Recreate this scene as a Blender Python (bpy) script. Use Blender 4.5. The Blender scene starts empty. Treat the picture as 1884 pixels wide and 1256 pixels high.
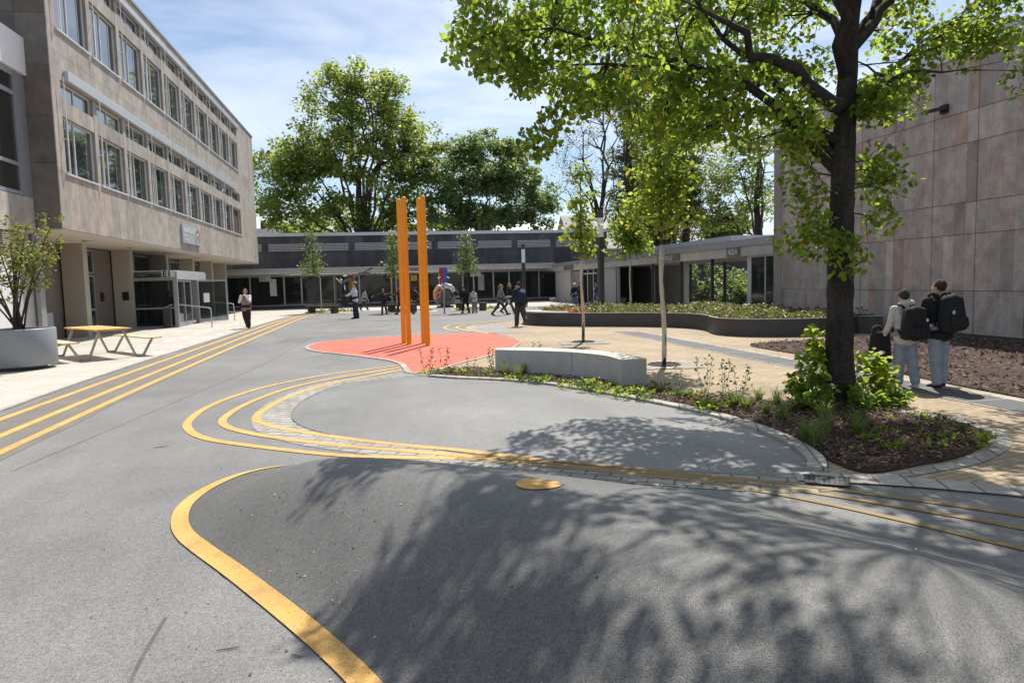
import bpy, bmesh, math, random
import numpy as np
from mathutils import Vector, Matrix
from mathutils.geometry import delaunay_2d_cdt
random.seed(7); RNG = np.random.default_rng(11)
S = bpy.context.scene; COL = S.collection
rad = math.radians
# ------------------------------------------------------------------ camera, sky, sun, exposure
CAMH = 1.6; FPX = 1294.09; IW, IH = 1884, 1256
YAW, PITCH, ROLL = 0.178587, -0.0842223, -0.0262609
_f = Vector((math.sin(YAW)*math.cos(PITCH), math.cos(YAW)*math.cos(PITCH), math.sin(PITCH)))
_r = _f.cross(Vector((0,0,1))).normalized(); _u = _r.cross(_f)
CR = math.cos(ROLL)*_r + math.sin(ROLL)*_u; CU = -math.sin(ROLL)*_r + math.cos(ROLL)*_u; CF = _f
CAM0 = Vector((0,0,CAMH))
cd = bpy.data.cameras.new('camera'); cam = bpy.data.objects.new('camera', cd); COL.objects.link(cam)
mw = Matrix((( CR.x,CU.x,-CF.x,0),(CR.y,CU.y,-CF.y,0),(CR.z,CU.z,-CF.z,CAMH),(0,0,0,1)))
cam.matrix_world = mw
cd.sensor_width = 36; cd.lens = FPX/IW*36; cd.clip_start = .05; cd.clip_end = 3000
S.camera = cam
SUN_AZ, SUN_EL = rad(24.6), rad(57)      # azimuth to the right of +Y
SUNV = Vector((math.sin(SUN_AZ)*math.cos(SUN_EL), math.cos(SUN_AZ)*math.cos(SUN_EL), math.sin(SUN_EL)))
sl = bpy.data.lights.new('sun','SUN'); sl.energy = 5.0; sl.angle = rad(.53); sl.color = (1,.95,.865)
so = bpy.data.objects.new('sun', sl); COL.objects.link(so)
so.rotation_euler = SUNV.to_track_quat('Z','Y').to_euler(); so.location = (0,0,40)
W = bpy.data.worlds.new('World'); S.world = W; W.use_nodes = True
nt = W.node_tree; nt.nodes.clear(); N = nt.nodes; L = nt.links
wo = N.new('ShaderNodeOutputWorld'); bg = N.new('ShaderNodeBackground'); bg.inputs[1].default_value = .092
sky = N.new('ShaderNodeTexSky'); sky.sky_type = 'NISHITA'; sky.sun_disc = False
sky.sun_elevation = SUN_EL; sky.sun_rotation = SUN_AZ; sky.air_density = 1.0; sky.dust_density = .4; sky.ozone_density = 3.0
tc = N.new('ShaderNodeTexCoord'); mp = N.new('ShaderNodeMapping'); mp.inputs['Scale'].default_value = (1.0,1.6,4.6); mp.inputs['Rotation'].default_value = (.0,.25,.5)
ns = N.new('ShaderNodeTexNoise'); ns.inputs['Scale'].default_value = 2.1; ns.inputs['Detail'].default_value = 7; ns.inputs['Roughness'].default_value = .55; ns.inputs['Distortion'].default_value = .5
rp = N.new('ShaderNodeValToRGB'); rp.color_ramp.elements[0].position = .36; rp.color_ramp.elements[1].position = .74
rp.color_ramp.elements[0].color = (.05,.05,.05,1); rp.color_ramp.elements[1].color = (.68,.68,.68,1)
mx = N.new('ShaderNodeMix'); mx.data_type = 'RGBA'; mx.inputs[7].default_value = (11.2,11.4,11.6,1)
L.new(tc.outputs['Generated'], mp.inputs[0]); L.new(mp.outputs[0], ns.inputs[0]); L.new(ns.outputs[0], rp.inputs[0])
L.new(rp.outputs[0], mx.inputs[0]); L.new(sky.outputs[0], mx.inputs[6]); L.new(mx.outputs[2], bg.inputs[0]); L.new(bg.outputs[0], wo.inputs[0])
S.view_settings.view_transform = 'Standard'; S.view_settings.look = 'None'; S.view_settings.exposure = .42; S.view_settings.gamma = 1
try: S.cycles.max_bounces = 8; S.cycles.transparent_max_bounces = 12
except Exception: pass

# ------------------------------------------------------------------ helpers
def ray(x, y): return CR*((x-IW/2)/FPX) - CU*((y-IH/2)/FPX) + CF
def gp(x, y, z=0):
    d = ray(x,y); return CAM0 + d*((z-CAMH)/d.z)
def py(x, y, Y):
    d = ray(x,y); return CAM0 + d*(Y/d.y)
def px(x, y, X):
    d = ray(x,y); return CAM0 + d*(X/d.x)
def G2(pts, z=0): return [tuple(gp(a,b,z)[:2]) for a,b in pts]

def tag(o, label=None, cat=None, group=None, kind=None):
    if label: o['label'] = label
    if cat: o['category'] = cat
    if group: o['group'] = group
    if kind: o['kind'] = kind
    return o
def empty(name, loc, rz=0, label=None, cat=None, group=None):
    o = bpy.data.objects.new(name, None); COL.objects.link(o); o.location = loc; o.rotation_euler = (0,0,rz)
    o.empty_display_size = .2
    return tag(o, label, cat, group)
def link(name, me, mats, parent=None, smooth=False):
    o = bpy.data.objects.new(name, me); COL.objects.link(o)
    for m in (mats if isinstance(mats,(list,tuple)) else [mats]): me.materials.append(m)
    if smooth: me.polygons.foreach_set('use_smooth', [True]*len(me.polygons))
    if parent: o.parent = parent
    return o
def copy_tree(o, parent=None):
    c = o.copy(); COL.objects.link(c)
    if parent: c.parent = parent
    for ch in list(o.children): copy_tree(ch, c)
    return c
def setcol(me, cols):
    a = me.color_attributes.new('col','FLOAT_COLOR','POINT')
    a.data.foreach_set('color', np.asarray(cols, dtype=np.float32).ravel())
class MB:
    def __init__(s): s.v=[]; s.f=[]; s.m=[]; s.c=[]
    def add(s, vs, fs, m=0, c=None):
        b = len(s.v); s.v += [tuple(p) for p in vs]; s.f += [tuple(b+i for i in f) for f in fs]; s.m += [m]*len(fs)
        s.c += [c or (1,1,1)]*len(vs); return s
    def box(s, x0,x1,y0,y1,z0,z1, m=0, c=None, T=None):
        vs = [Vector((x,y,z)) for z in (z0,z1) for y in (y0,y1) for x in (x0,x1)]
        if T is not None: vs = [T@p for p in vs]
        return s.add(vs, [(0,2,3,1),(4,5,7,6),(0,1,5,4),(2,6,7,3),(0,4,6,2),(1,3,7,5)], m, c)
    def bar(s, a, b, w, h, m=0, c=None):
        a=Vector(a); b=Vector(b); d=(b-a); l=d.length
        q=d.to_track_quat('Y','Z').to_matrix().to_4x4(); q.translation=a
        return s.box(-w/2,w/2,0,l,-h/2,h/2,m,c,q)
    def tube(s, pts, r, n=8, m=0, c=None, cap=True):
        pts=[Vector(p) for p in pts]; k=len(pts)
        rs = r if isinstance(r,(list,tuple)) else [r]*k
        vs=[]; fs=[]
        up=Vector((0,0,1)); prev=None
        for i,p in enumerate(pts):
            d=(pts[min(i+1,k-1)]-pts[max(i-1,0)])
            if d.length<1e-9: d=Vector((0,0,1))
            d.normalize()
            if prev is None:
                a=d.cross(Vector((1,0,0)) if abs(d.x)<.8 else Vector((0,1,0))).normalized()
            else:
                a=prev-d*prev.dot(d)
                if a.length<1e-6: a=d.orthogonal()
                a.normalize()
            prev=a; b=d.cross(a)
            for j in range(n):
                t=2*math.pi*j/n; vs.append(p+(a*math.cos(t)+b*math.sin(t))*rs[i])
        for i in range(k-1):
            for j in range(n):
                j2=(j+1)%n; fs.append((i*n+j,i*n+j2,(i+1)*n+j2,(i+1)*n+j))
        if cap: fs.append(tuple(range(n-1,-1,-1))); fs.append(tuple((k-1)*n+j for j in range(n)))
        return s.add(vs,fs,m,c)
    def prism(s, poly, z0, z1, m=0, c=None, T=None):
        n=len(poly); a=sum(poly[i][0]*poly[(i+1)%n][1]-poly[(i+1)%n][0]*poly[i][1] for i in range(n))
        if a<0: poly=poly[::-1]
        vs=[Vector((p[0],p[1],z0)) for p in poly]+[Vector((p[0],p[1],z1)) for p in poly]
        if T is not None: vs=[T@p for p in vs]
        fs=[tuple(range(n-1,-1,-1)),tuple(range(n,2*n))]+[(i,(i+1)%n,n+(i+1)%n,n+i) for i in range(n)]
        return s.add(vs,fs,m,c)
    def lathe(s, prof, n=32, ctr=(0,0,0), m=0, c=None):
        vs=[];fs=[];k=len(prof)
        for (r,z) in prof:
            for j in range(n):
                t=2*math.pi*j/n; vs.append((ctr[0]+r*math.cos(t),ctr[1]+r*math.sin(t),ctr[2]+z))
        for i in range(k-1):
            for j in range(n):
                j2=(j+1)%n; fs.append((i*n+j,i*n+j2,(i+1)*n+j2,(i+1)*n+j))
        return s.add(vs,fs,m,c)
    def quad(s,a,b,c_,d,m=0,c=None): return s.add([a,b,c_,d],[(0,1,2,3)],m,c)
    def build(s, name, mats, parent=None, smooth=False, bevel=0, origin=None):
        me=bpy.data.meshes.new(name)
        v=s.v
        if origin is not None: v=[(p[0]-origin[0],p[1]-origin[1],p[2]-origin[2]) for p in v]
        me.from_pydata(v,[],s.f); me.polygons.foreach_set('material_index', s.m)
        setcol(me,[(c[0],c[1],c[2],1) for c in s.c]); me.update()
        if bevel:
            bm=bmesh.new(); bm.from_mesh(me)
            bmesh.ops.bevel(bm, geom=[e for e in bm.edges if e.calc_face_angle(0)>.6], offset=bevel, segments=2, affect='EDGES', profile=.6)
            bm.to_mesh(me); bm.free()
        o=link(name,me,mats,parent,smooth)
        if origin is not None: o.location=origin
        return o
def np_mesh(V, loops, nper, cols=None):
    me=bpy.data.meshes.new('m'); n=len(loops)//nper
    me.vertices.add(len(V)); me.vertices.foreach_set('co', np.asarray(V,dtype=np.float32).ravel())
    me.loops.add(len(loops)); me.loops.foreach_set('vertex_index', np.asarray(loops,dtype=np.int32))
    me.polygons.add(n); me.polygons.foreach_set('loop_start', np.arange(0,len(loops),nper,dtype=np.int32))
    try: me.polygons.foreach_set('loop_total', np.full(n,nper,dtype=np.int32))
    except Exception: pass
    if cols is not None: setcol(me, cols)
    me.update(calc_edges=True); me.validate(); return me
def rnd(a,b): return random.uniform(a,b)
# smooth curve through points (Catmull-Rom)
def spline(pts, n=10, closed=False):
    P=[np.array(p,float) for p in pts]; out=[]; k=len(P)
    rng=range(k if closed else k-1)
    for i in rng:
        p0=P[(i-1)%k] if (closed or i>0) else 2*P[0]-P[1]; p1=P[i]; p2=P[(i+1)%k]
        p3=P[(i+2)%k] if (closed or i<k-2) else 2*P[-1]-P[-2]
        for j in range(n):
            t=j/n; out.append(.5*((2*p1)+(-p0+p2)*t+(2*p0-5*p1+4*p2-p3)*t*t+(-p0+3*p1-3*p2+p3)*t**3))
    if not closed: out.append(P[-1])
    return [tuple(p) for p in out]
# ------------------------------------------------------------------ materials
def newmat(name):
    m=bpy.data.materials.new(name); m.use_nodes=True; n=m.node_tree; b=n.nodes['Principled BSDF']; return m,n,b
def mat(name, col, rough=.75, var=.12, scale=3., bump=0, bscale=80., attr=False, spec=.4, metal=0, col2=None, fine=0, stretch=None, coat=0, detail=6):
    m,n,b=newmat(name); N=n.nodes; L=n.links
    tc=N.new('ShaderNodeTexCoord'); src=tc.outputs['Object']
    if stretch:
        mp=N.new('ShaderNodeMapping'); mp.inputs['Scale'].default_value=stretch; L.new(src,mp.inputs[0]); src=mp.outputs[0]
    c2=col2 or tuple(min(1,x*(1+var)) for x in col)
    c1=col if col2 else tuple(x*(1-var) for x in col)
    nz=N.new('ShaderNodeTexNoise'); nz.inputs['Scale'].default_value=scale; nz.inputs['Detail'].default_value=detail; nz.inputs['Roughness'].default_value=.6; L.new(src,nz.inputs[0])
    rp=N.new('ShaderNodeValToRGB'); rp.color_ramp.elements[0].position=.32; rp.color_ramp.elements[1].position=.68
    rp.color_ramp.elements[0].color=(*c1,1); rp.color_ramp.elements[1].color=(*c2,1); L.new(nz.outputs[0],rp.inputs[0])
    out=rp.outputs[0]
    if fine:
        n2=N.new('ShaderNodeTexNoise'); n2.inputs['Scale'].default_value=bscale; n2.inputs['Detail'].default_value=3; L.new(tc.outputs['Object'],n2.inputs[0])
        r2=N.new('ShaderNodeMapRange'); r2.inputs[1].default_value=.3; r2.inputs[2].default_value=.7; r2.inputs[3].default_value=1-fine; r2.inputs[4].default_value=1+fine; L.new(n2.outputs[0],r2.inputs[0])
        mm=N.new('ShaderNodeVectorMath'); mm.operation='SCALE'; L.new(out,mm.inputs[0]); L.new(r2.outputs[0],mm.inputs['Scale']); out=mm.outputs[0]
    if attr:
        at=N.new('ShaderNodeAttribute'); at.attribute_name='col'
        mm=N.new('ShaderNodeVectorMath'); mm.operation='MULTIPLY'; L.new(out,mm.inputs[0]); L.new(at.outputs['Color'],mm.inputs[1]); out=mm.outputs[0]
    L.new(out,b.inputs['Base Color'])
    b.inputs['Roughness'].default_value=rough; b.inputs['Metallic'].default_value=metal; b.inputs['Specular IOR Level'].default_value=spec
    if coat: b.inputs['Coat Weight'].default_value=coat
    if bump:
        n3=N.new('ShaderNodeTexNoise'); n3.inputs['Scale'].default_value=bscale; n3.inputs['Detail'].default_value=4; L.new(tc.outputs['Object'],n3.inputs[0])
        bp=N.new('ShaderNodeBump'); bp.inputs['Strength'].default_value=min(1,bump); bp.inputs['Distance'].default_value=.01; L.new(n3.outputs[0],bp.inputs['Height']); L.new(bp.outputs[0],b.inputs['Normal'])
    return m
def leafmat(name, col, trans=.5, tcol=None, rough=.45):
    m,n,b=newmat(name); N=n.nodes; L=n.links
    at=N.new('ShaderNodeAttribute'); at.attribute_name='col'
    def mul(c):
        mm=N.new('ShaderNodeVectorMath'); mm.operation='MULTIPLY'; L.new(at.outputs['Color'],mm.inputs[0]); mm.inputs[1].default_value=c; return mm.outputs[0]
    L.new(mul(col),b.inputs['Base Color']); b.inputs['Roughness'].default_value=rough; b.inputs['Specular IOR Level'].default_value=.35
    t=N.new('ShaderNodeBsdfTranslucent'); L.new(mul(tcol or (col[0]*2.6,col[1]*2.3,col[2]*1.0)),t.inputs[0])
    mx=N.new('ShaderNodeMixShader'); mx.inputs[0].default_value=trans
    L.new(b.outputs[0],mx.inputs[1]); L.new(t.outputs[0],mx.inputs[2]); L.new(mx.outputs[0],N['Material Output'].inputs[0])
    return m
def asphalt(name, col, rough, big=.18):
    m,n,b=newmat(name); N=n.nodes; L=n.links
    tc=N.new('ShaderNodeTexCoord')
    def noise(sc,det,r=.6,st=None):
        z=N.new('ShaderNodeTexNoise'); z.inputs['Scale'].default_value=sc; z.inputs['Detail'].default_value=det; z.inputs['Roughness'].default_value=r
        if st:
            mp=N.new('ShaderNodeMapping'); mp.inputs['Scale'].default_value=st; mp.inputs['Rotation'].default_value=(0,0,.5); L.new(tc.outputs['Object'],mp.inputs[0]); L.new(mp.outputs[0],z.inputs[0])
        else: L.new(tc.outputs['Object'],z.inputs[0])
        return z.outputs[0]
    def rng(s,lo,hi,a=.3,bb=.7):
        r=N.new('ShaderNodeMapRange'); r.inputs[1].default_value=a; r.inputs[2].default_value=bb; r.inputs[3].default_value=lo; r.inputs[4].default_value=hi; L.new(s,r.inputs[0]); return r.outputs[0]
    def mul(a,bb):
        mm=N.new('ShaderNodeMath'); mm.operation='MULTIPLY'; L.new(a,mm.inputs[0]); L.new(bb,mm.inputs[1]); return mm.outputs[0]
    f=mul(rng(noise(.35,5,.62),1-big,1+big), rng(noise(2.2,6,.7,(1,.35,1)),.86,1.14))
    v=N.new('ShaderNodeTexVoronoi'); v.inputs['Scale'].default_value=170; L.new(tc.outputs['Object'],v.inputs[0])
    sp=N.new('ShaderNodeSeparateColor'); L.new(v.outputs['Color'],sp.inputs[0])
    f=mul(f, rng(sp.outputs[0],.62,1.5,0,1)); f=mul(f, rng(noise(420,2),.72,1.28)); f=mul(f, rng(noise(28,3,.7),.86,1.14))
    cc=N.new('ShaderNodeVectorMath'); cc.operation='SCALE'; cc.inputs[0].default_value=col; L.new(f,cc.inputs['Scale']); L.new(cc.outputs[0],b.inputs['Base Color'])
    b.inputs['Roughness'].default_value=rough; b.inputs['Specular IOR Level'].default_value=.4
    bp=N.new('ShaderNodeBump'); bp.inputs['Strength'].default_value=.45; bp.inputs['Distance'].default_value=.004; b.inputs['Sheen Weight'].default_value=.22; b.inputs['Sheen Roughness'].default_value=.45
    L.new(v.outputs['Distance'],bp.inputs['Height']); bp.invert=True; L.new(bp.outputs[0],b.inputs['Normal'])
    return m
def brickmat(name, c1, c2, mortar, bw, bh, rough=.85, rot=0, msize=.01, off=.5, noise=.25):
    m,n,b=newmat(name); N=n.nodes; L=n.links
    tc=N.new('ShaderNodeTexCoord'); mp=N.new('ShaderNodeMapping'); mp.inputs['Rotation'].default_value=(0,0,rot); L.new(tc.outputs['Object'],mp.inputs[0])
    bk=N.new('ShaderNodeTexBrick'); bk.inputs['Scale'].default_value=1; bk.inputs['Brick Width'].default_value=bw; bk.inputs['Row Height'].default_value=bh; bk.inputs['Mortar Size'].default_value=msize; bk.offset=off
    bk.inputs['Color1'].default_value=(*c1,1); bk.inputs['Color2'].default_value=(*c2,1); bk.inputs['Mortar'].default_value=(*mortar,1); bk.inputs['Mortar Smooth'].default_value=.3
    L.new(mp.outputs[0],bk.inputs[0])
    out=bk.outputs[0]
    for sc,am in ((.45,noise),(7,noise*.7),(90,.12)):
        z=N.new('ShaderNodeTexNoise'); z.inputs['Scale'].default_value=sc; z.inputs['Detail'].default_value=6; z.inputs['Roughness'].default_value=.65; L.new(tc.outputs['Object'],z.inputs[0])
        r=N.new('ShaderNodeMapRange'); r.inputs[1].default_value=.3; r.inputs[2].default_value=.7; r.inputs[3].default_value=1-am; r.inputs[4].default_value=1+am; L.new(z.outputs[0],r.inputs[0])
        mm=N.new('ShaderNodeVectorMath'); mm.operation='SCALE'; L.new(out,mm.inputs[0]); L.new(r.outputs[0],mm.inputs['Scale']); out=mm.outputs[0]
    L.new(out,b.inputs['Base Color']); b.inputs['Roughness'].default_value=rough; b.inputs['Specular IOR Level'].default_value=.3
    bp=N.new('ShaderNodeBump'); bp.inputs['Strength'].default_value=.5; bp.inputs['Distance'].default_value=.006; bp.invert=True; L.new(bk.outputs['Fac'],bp.inputs['Height']); L.new(bp.outputs[0],b.inputs['Normal'])
    return m
def glassmat(name, col, rough=.03, ior=1.9, alpha=0):
    m,n,b=newmat(name); b.inputs['Base Color'].default_value=(*col,1); b.inputs['Roughness'].default_value=rough; b.inputs['IOR'].default_value=ior; b.inputs['Specular IOR Level'].default_value=.5
    N=n.nodes; L=n.links
    tc=N.new('ShaderNodeTexCoord'); z=N.new('ShaderNodeTexNoise'); z.inputs['Scale'].default_value=.9; z.inputs['Detail'].default_value=1; L.new(tc.outputs['Object'],z.inputs[0])
    bp=N.new('ShaderNodeBump'); bp.inputs['Strength'].default_value=.25; bp.inputs['Distance'].default_value=.02; L.new(z.outputs[0],bp.inputs['Height']); L.new(bp.outputs[0],b.inputs['Normal'])
    if alpha:
        t=N.new('ShaderNodeBsdfTransparent'); t.inputs[0].default_value=(.62,.68,.66,1); mx=N.new('ShaderNodeMixShader'); mx.inputs[0].default_value=alpha
        L.new(b.outputs[0],mx.inputs[1]); L.new(t.outputs[0],mx.inputs[2]); L.new(mx.outputs[0],N['Material Output'].inputs[0])
    return m
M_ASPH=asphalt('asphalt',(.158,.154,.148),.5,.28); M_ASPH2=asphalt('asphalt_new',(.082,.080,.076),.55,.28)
M_STONE=mat('travertine_facade',(.35,.317,.283),.8,.21,3.2,.25,60,attr=True,fine=.14,stretch=(1,1,.75),detail=10)
M_HALL=mat('quartzite_slabs',(.375,.33,.305),.8,.24,3.0,.5,45,attr=True,fine=.2,stretch=(1,1,.8),detail=10)
M_SLATE=mat('slate_cladding',(.062,.063,.072),.6,.3,2.5,.2,40,attr=True,stretch=(1,1,.3))
M_CONC=mat('pale_concrete',(.42,.40,.37),.8,.12,2,.2,60,fine=.08)
M_BENCH=mat('bench_concrete',(.42,.415,.40),.7,.12,2.5,.12,90,fine=.07)
M_COLUMN=mat('painted_column',(.40,.36,.29),.7,.06,2,.1,60)
M_METAL=mat('grey_metal',(.36,.37,.39),.4,.06,3,metal=.5)
M_LGREY=mat('light_grey_metal',(.50,.52,.55),.45,.05,3,metal=.3)
M_DARKM=mat('anthracite_metal',(.05,.05,.055),.5,.12,5,.05,60)
M_WHITE=mat('white_paint',(.75,.75,.75),.5,.04,4)
M_BLACK=mat('black_plastic',(.015,.015,.017),.5,.1,5)
M_GLASS=glassmat('window_glass',(.035,.042,.045),.03,4.0); M_GLASSD=glassmat('dark_glazing',(.022,.026,.026),.05,1.45)
M_GLASST=glassmat('clear_glazing',(.03,.035,.035),.03,1.5,.68)
M_ORANGE=mat('orange_steel',(.80,.33,.006),.42,.05,3,coat=.15); M_RED=mat('red_rubber',(.54,.125,.085),.85,.15,1.6,.4,160,fine=.12)
def wornpaint(name,col,under):
    m=mat(name,col,.75,.14,1.2,.4,220,fine=.22); n=m.node_tree; N=n.nodes; L=n.links; b=N['Principled BSDF']; src=b.inputs['Base Color'].links[0].from_socket
    tc=N.new('ShaderNodeTexCoord'); fac=None
    for sc,det,lo,hi,amt in ((95,3,.55,.64,.8),(6,9,.52,.72,.6)):
        z=N.new('ShaderNodeTexNoise'); z.inputs['Scale'].default_value=sc; z.inputs['Detail'].default_value=det; z.inputs['Roughness'].default_value=.7; L.new(tc.outputs['Object'],z.inputs[0])
        r=N.new('ShaderNodeMapRange'); r.inputs[1].default_value=lo; r.inputs[2].default_value=hi; r.inputs[4].default_value=amt; L.new(z.outputs[0],r.inputs[0])
        if fac is None: fac=r.outputs[0]
        else:
            a=N.new('ShaderNodeMath'); a.operation='MAXIMUM'; L.new(fac,a.inputs[0]); L.new(r.outputs[0],a.inputs[1]); fac=a.outputs[0]
    mx=N.new('ShaderNodeMix'); mx.data_type='RGBA'; L.new(fac,mx.inputs[0]); L.new(src,mx.inputs[6]); mx.inputs[7].default_value=(*under,1); L.new(mx.outputs[2],b.inputs['Base Color']); return m
M_YEL=wornpaint('yellow_marking',(.62,.36,.10),(.16,.12,.075)); M_YELD=wornpaint('dull_yellow_marking',(.30,.205,.085),(.12,.105,.08))  # the dull one is a darker yellow for the right-hand stripe runs
M_KERB=brickmat('kerb_stone',(.40,.375,.335),(.33,.31,.28),(.16,.15,.13),.22,1.0,.85,.4)
M_SETT=brickmat('grey_setts',(.35,.335,.305),(.28,.27,.25),(.15,.14,.125),.21,.13,.85,.5,.012)
M_CLINK=brickmat('sand_clinker',(.41,.325,.225),(.325,.255,.175),(.23,.18,.125),.22,.075,.88,-.25,.008,noise=.2)
M_PAVE=brickmat('pale_slabs',(.46,.43,.385),(.42,.395,.35),(.30,.28,.25),.4,.2,.85,0,.006,noise=.12)
M_BANDM=brickmat('dark_slabs',(.085,.085,.088),(.10,.10,.102),(.38,.37,.36),1.5,1.05,.7,0,.012,off=0,noise=.12)
M_MULCH=mat('bark_mulch',(.022,.013,.010),.95,.5,14,1,60,fine=.5,col2=(.075,.046,.034))
M_CHIP=mat('bark_chip',(.185,.108,.078),.9,.3,30,attr=True)
M_BARK=mat('linden_bark',(.038,.031,.026),.95,.45,9,1,26,fine=.4,stretch=(1,1,.3)); M_BARKF=mat('far_bark',(.06,.05,.043),.95,.3,3)
M_WRAP=mat('white_trunk_wrap',(.50,.45,.39),.9,.16,16,.6,70)
M_WOOD=mat('oiled_wood',(.62,.36,.12),.6,.15,3,.2,60,stretch=(8,1,1)); M_WOODP=mat('pale_wood',(.60,.49,.30),.65,.12,3,.2,60,stretch=(8,1,1))
M_SOIL=mat('dark_soil',(.04,.03,.022),.95,.4,12,1,50)
M_SKIN=mat('skin',(.52,.31,.22),.5,.05,6); M_EYE=mat('eye',(.02,.015,.012),.3,.05,5); M_LIP=mat('lips',(.36,.14,.11),.5,.05,5)
LF_LIND=leafmat('linden_leaf',(.075,.13,.024),.6,(.37,.49,.06)); LF_FAR=leafmat('far_leaf',(.115,.16,.04),.52,(.42,.52,.10)); LF_FAR2=leafmat('far_leaf_blue',(.10,.145,.06),.52,(.33,.44,.15))
LF_YNG=leafmat('young_leaf',(.09,.145,.026),.58,(.38,.48,.06)); LF_PALE=leafmat('pale_leaf',(.14,.19,.06),.35,(.24,.32,.08))
LF_GRASS=leafmat('grass_blade',(.13,.18,.05),.4,(.26,.34,.08)); LF_POP=leafmat('poplar_leaf',(.085,.105,.03),.4,(.24,.28,.05))
_clothes={}
def cloth(c):
    k=tuple(round(x,3) for x in c)
    if k not in _clothes: _clothes[k]=mat('cloth',c,.85,.16,14,.9,26)
    return _clothes[k]
# ------------------------------------------------------------------ ground and its height
MOUND=spline([(-1.02,6.5),(-.2,6.38),(.75,5.92),(1.6,5.3),(2.35,4.66),(2.85,4.0),(3.25,3.2),(3.7,2.2),(4.2,.9),(4.2,-.6),(3.0,-1.2),(1.7,-.6),(.9,.8),(.35,1.9),(-.1,2.75),(-.43,3.3),(-.73,3.79),(-1.03,4.27),(-1.28,4.66),(-1.46,5.11),(-1.5,5.56),(-1.38,6.05)],6,True)
ISL=[(0.32,12.57),(-0.64,11.86),(-1.10,10.6),(-1.22,9.4),(-1.05,8.5),(-0.6,7.75),(0.05,7.15),(0.95,6.3),(2.12,5.55),(2.9,5.12),(3.34,5.03),(3.58,5.35),(3.74,5.9),(3.81,6.66),(3.69,7.6),(3.36,8.6),(2.89,9.75),(2.38,10.7),(1.75,11.3),(1.15,11.75),(.7,12.25)]
ISLS=spline(ISL,5,True)
def polydist(P, poly):
    A=np.array(poly); B=np.roll(A,-1,0); P=np.asarray(P,float)
    d=np.full(len(P),1e9); ins=np.zeros(len(P),bool)
    for a,b in zip(A,B):
        ab=b-a; t=np.clip(((P-a)@ab)/max(ab@ab,1e-12),0,1); q=a+t[:,None]*ab
        d=np.minimum(d,np.hypot(*(P-q).T))
        c=((a[1]>P[:,1])!=(b[1]>P[:,1])); 
        with np.errstate(divide='ignore',invalid='ignore'):
            xi=a[0]+(P[:,1]-a[1])*(b[0]-a[0])/(b[1]-a[1]) if b[1]!=a[1] else np.full(len(P),1e9)
        ins^=(c&(P[:,0]<xi))
    return np.where(ins,d,-d)
_k=min(range(len(MOUND)),key=lambda i:(MOUND[i][0]-4.2)**2+(MOUND[i][1]-.9)**2); MFAR=MOUND[:_k+1]; MNEAR=MOUND[_k:]+MOUND[:1]
def linedist(P,line):
    d=np.full(len(P),1e9)
    for a,b in zip(np.array(line[:-1]),np.array(line[1:])):
        ab=b-a; t=np.clip(((P-a)@ab)/max(ab@ab,1e-12),0,1); q=a+t[:,None]*ab; d=np.minimum(d,np.hypot(*(P-q).T))
    return d
def hgt(P):
    P=np.asarray(P,float)[:,:2]; h=np.zeros(len(P))
    near=(P[:,0]>-3)&(P[:,0]<6)&(P[:,1]>-3)&(P[:,1]<14)
    if near.any():
        q=P[near]
        ins=polydist(q,MOUND)>0; sm=lambda d,w:np.sin(np.clip(d/w,0,1)*math.pi/2)**1.35; m=np.where(ins,.48*sm(linedist(q,MFAR),1.9)*sm(linedist(q,MNEAR),1.25),0)
        t2=np.clip(polydist(q,ISLS)/1.7,0,1); m2=.10*(t2*t2*(3-2*t2))
        h[near]=m+m2
    return h
def h1(x,y): return float(hgt([(x,y)])[0])
def drape(me, dz):
    n=len(me.vertices); co=np.empty(n*3,np.float32); me.vertices.foreach_get('co',co); co=co.reshape(-1,3)
    co[:,2]=hgt(co)+dz; me.vertices.foreach_set('co',co.ravel()); me.update()
def pts_in(poly, step):
    A=np.array(poly); x=np.arange(A[:,0].min(),A[:,0].max(),step); y=np.arange(A[:,1].min(),A[:,1].max(),step)
    g=np.array([(a,b) for a in x for b in y]); return g[polydist(g,poly)>step*.4] if len(g) else g
def sheet(name, poly, dz, m, step=None, kind='structure', smooth=True):
    poly=[tuple(p[:2]) for p in poly]
    pts=[Vector(p) for p in poly]; n=len(pts)
    if step: pts+= [Vector(p) for p in pts_in(poly,step)]
    vs,es,fs,*_=delaunay_2d_cdt(pts,[(i,(i+1)%n) for i in range(n)],[list(range(n))],1,1e-5)
    me=bpy.data.meshes.new(name); me.from_pydata([(v.x,v.y,0) for v in vs],[],fs)
    drape(me,dz)
    bm=bmesh.new(); bm.from_mesh(me)
    for f in bm.faces:
        if f.normal.z<0: f.normal_flip()
    bm.to_mesh(me); bm.free()
    o=link(name,me,m,None,smooth); return tag(o,kind=kind)
def ribbon_mesh(pts, w, dz, ends=None):
    P=np.array(pts,float)[:,:2]; D=np.gradient(P,axis=0); D/=np.linalg.norm(D,axis=1)[:,None]; Nn=np.stack([-D[:,1],D[:,0]],1)
    wv=np.array(w,float) if hasattr(w,'__len__') else np.full(len(P),w)
    k=3; rows=[P+Nn*(wv*(j/k-.5))[:,None] for j in range(k+1)]
    V=np.concatenate(rows); n=len(P); fs=[]
    for j in range(k):
        for i in range(n-1): fs.append((j*n+i,(j+1)*n+i,(j+1)*n+i+1,j*n+i+1)[::-1])
    me=bpy.data.meshes.new('ribbon'); me.from_pydata([(a,b,0) for a,b in V],[],fs); drape(me,dz); return me
def ribbon(name, pts, w, dz, m, n=8, kind='structure'):
    P=spline(pts,n); me=ribbon_mesh(P,w if not hasattr(w,'__len__') else np.interp(np.linspace(0,1,len(P)),np.linspace(0,1,len(w)),w),dz)
    return tag(link(name,me,m,None,True),kind=kind)
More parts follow.
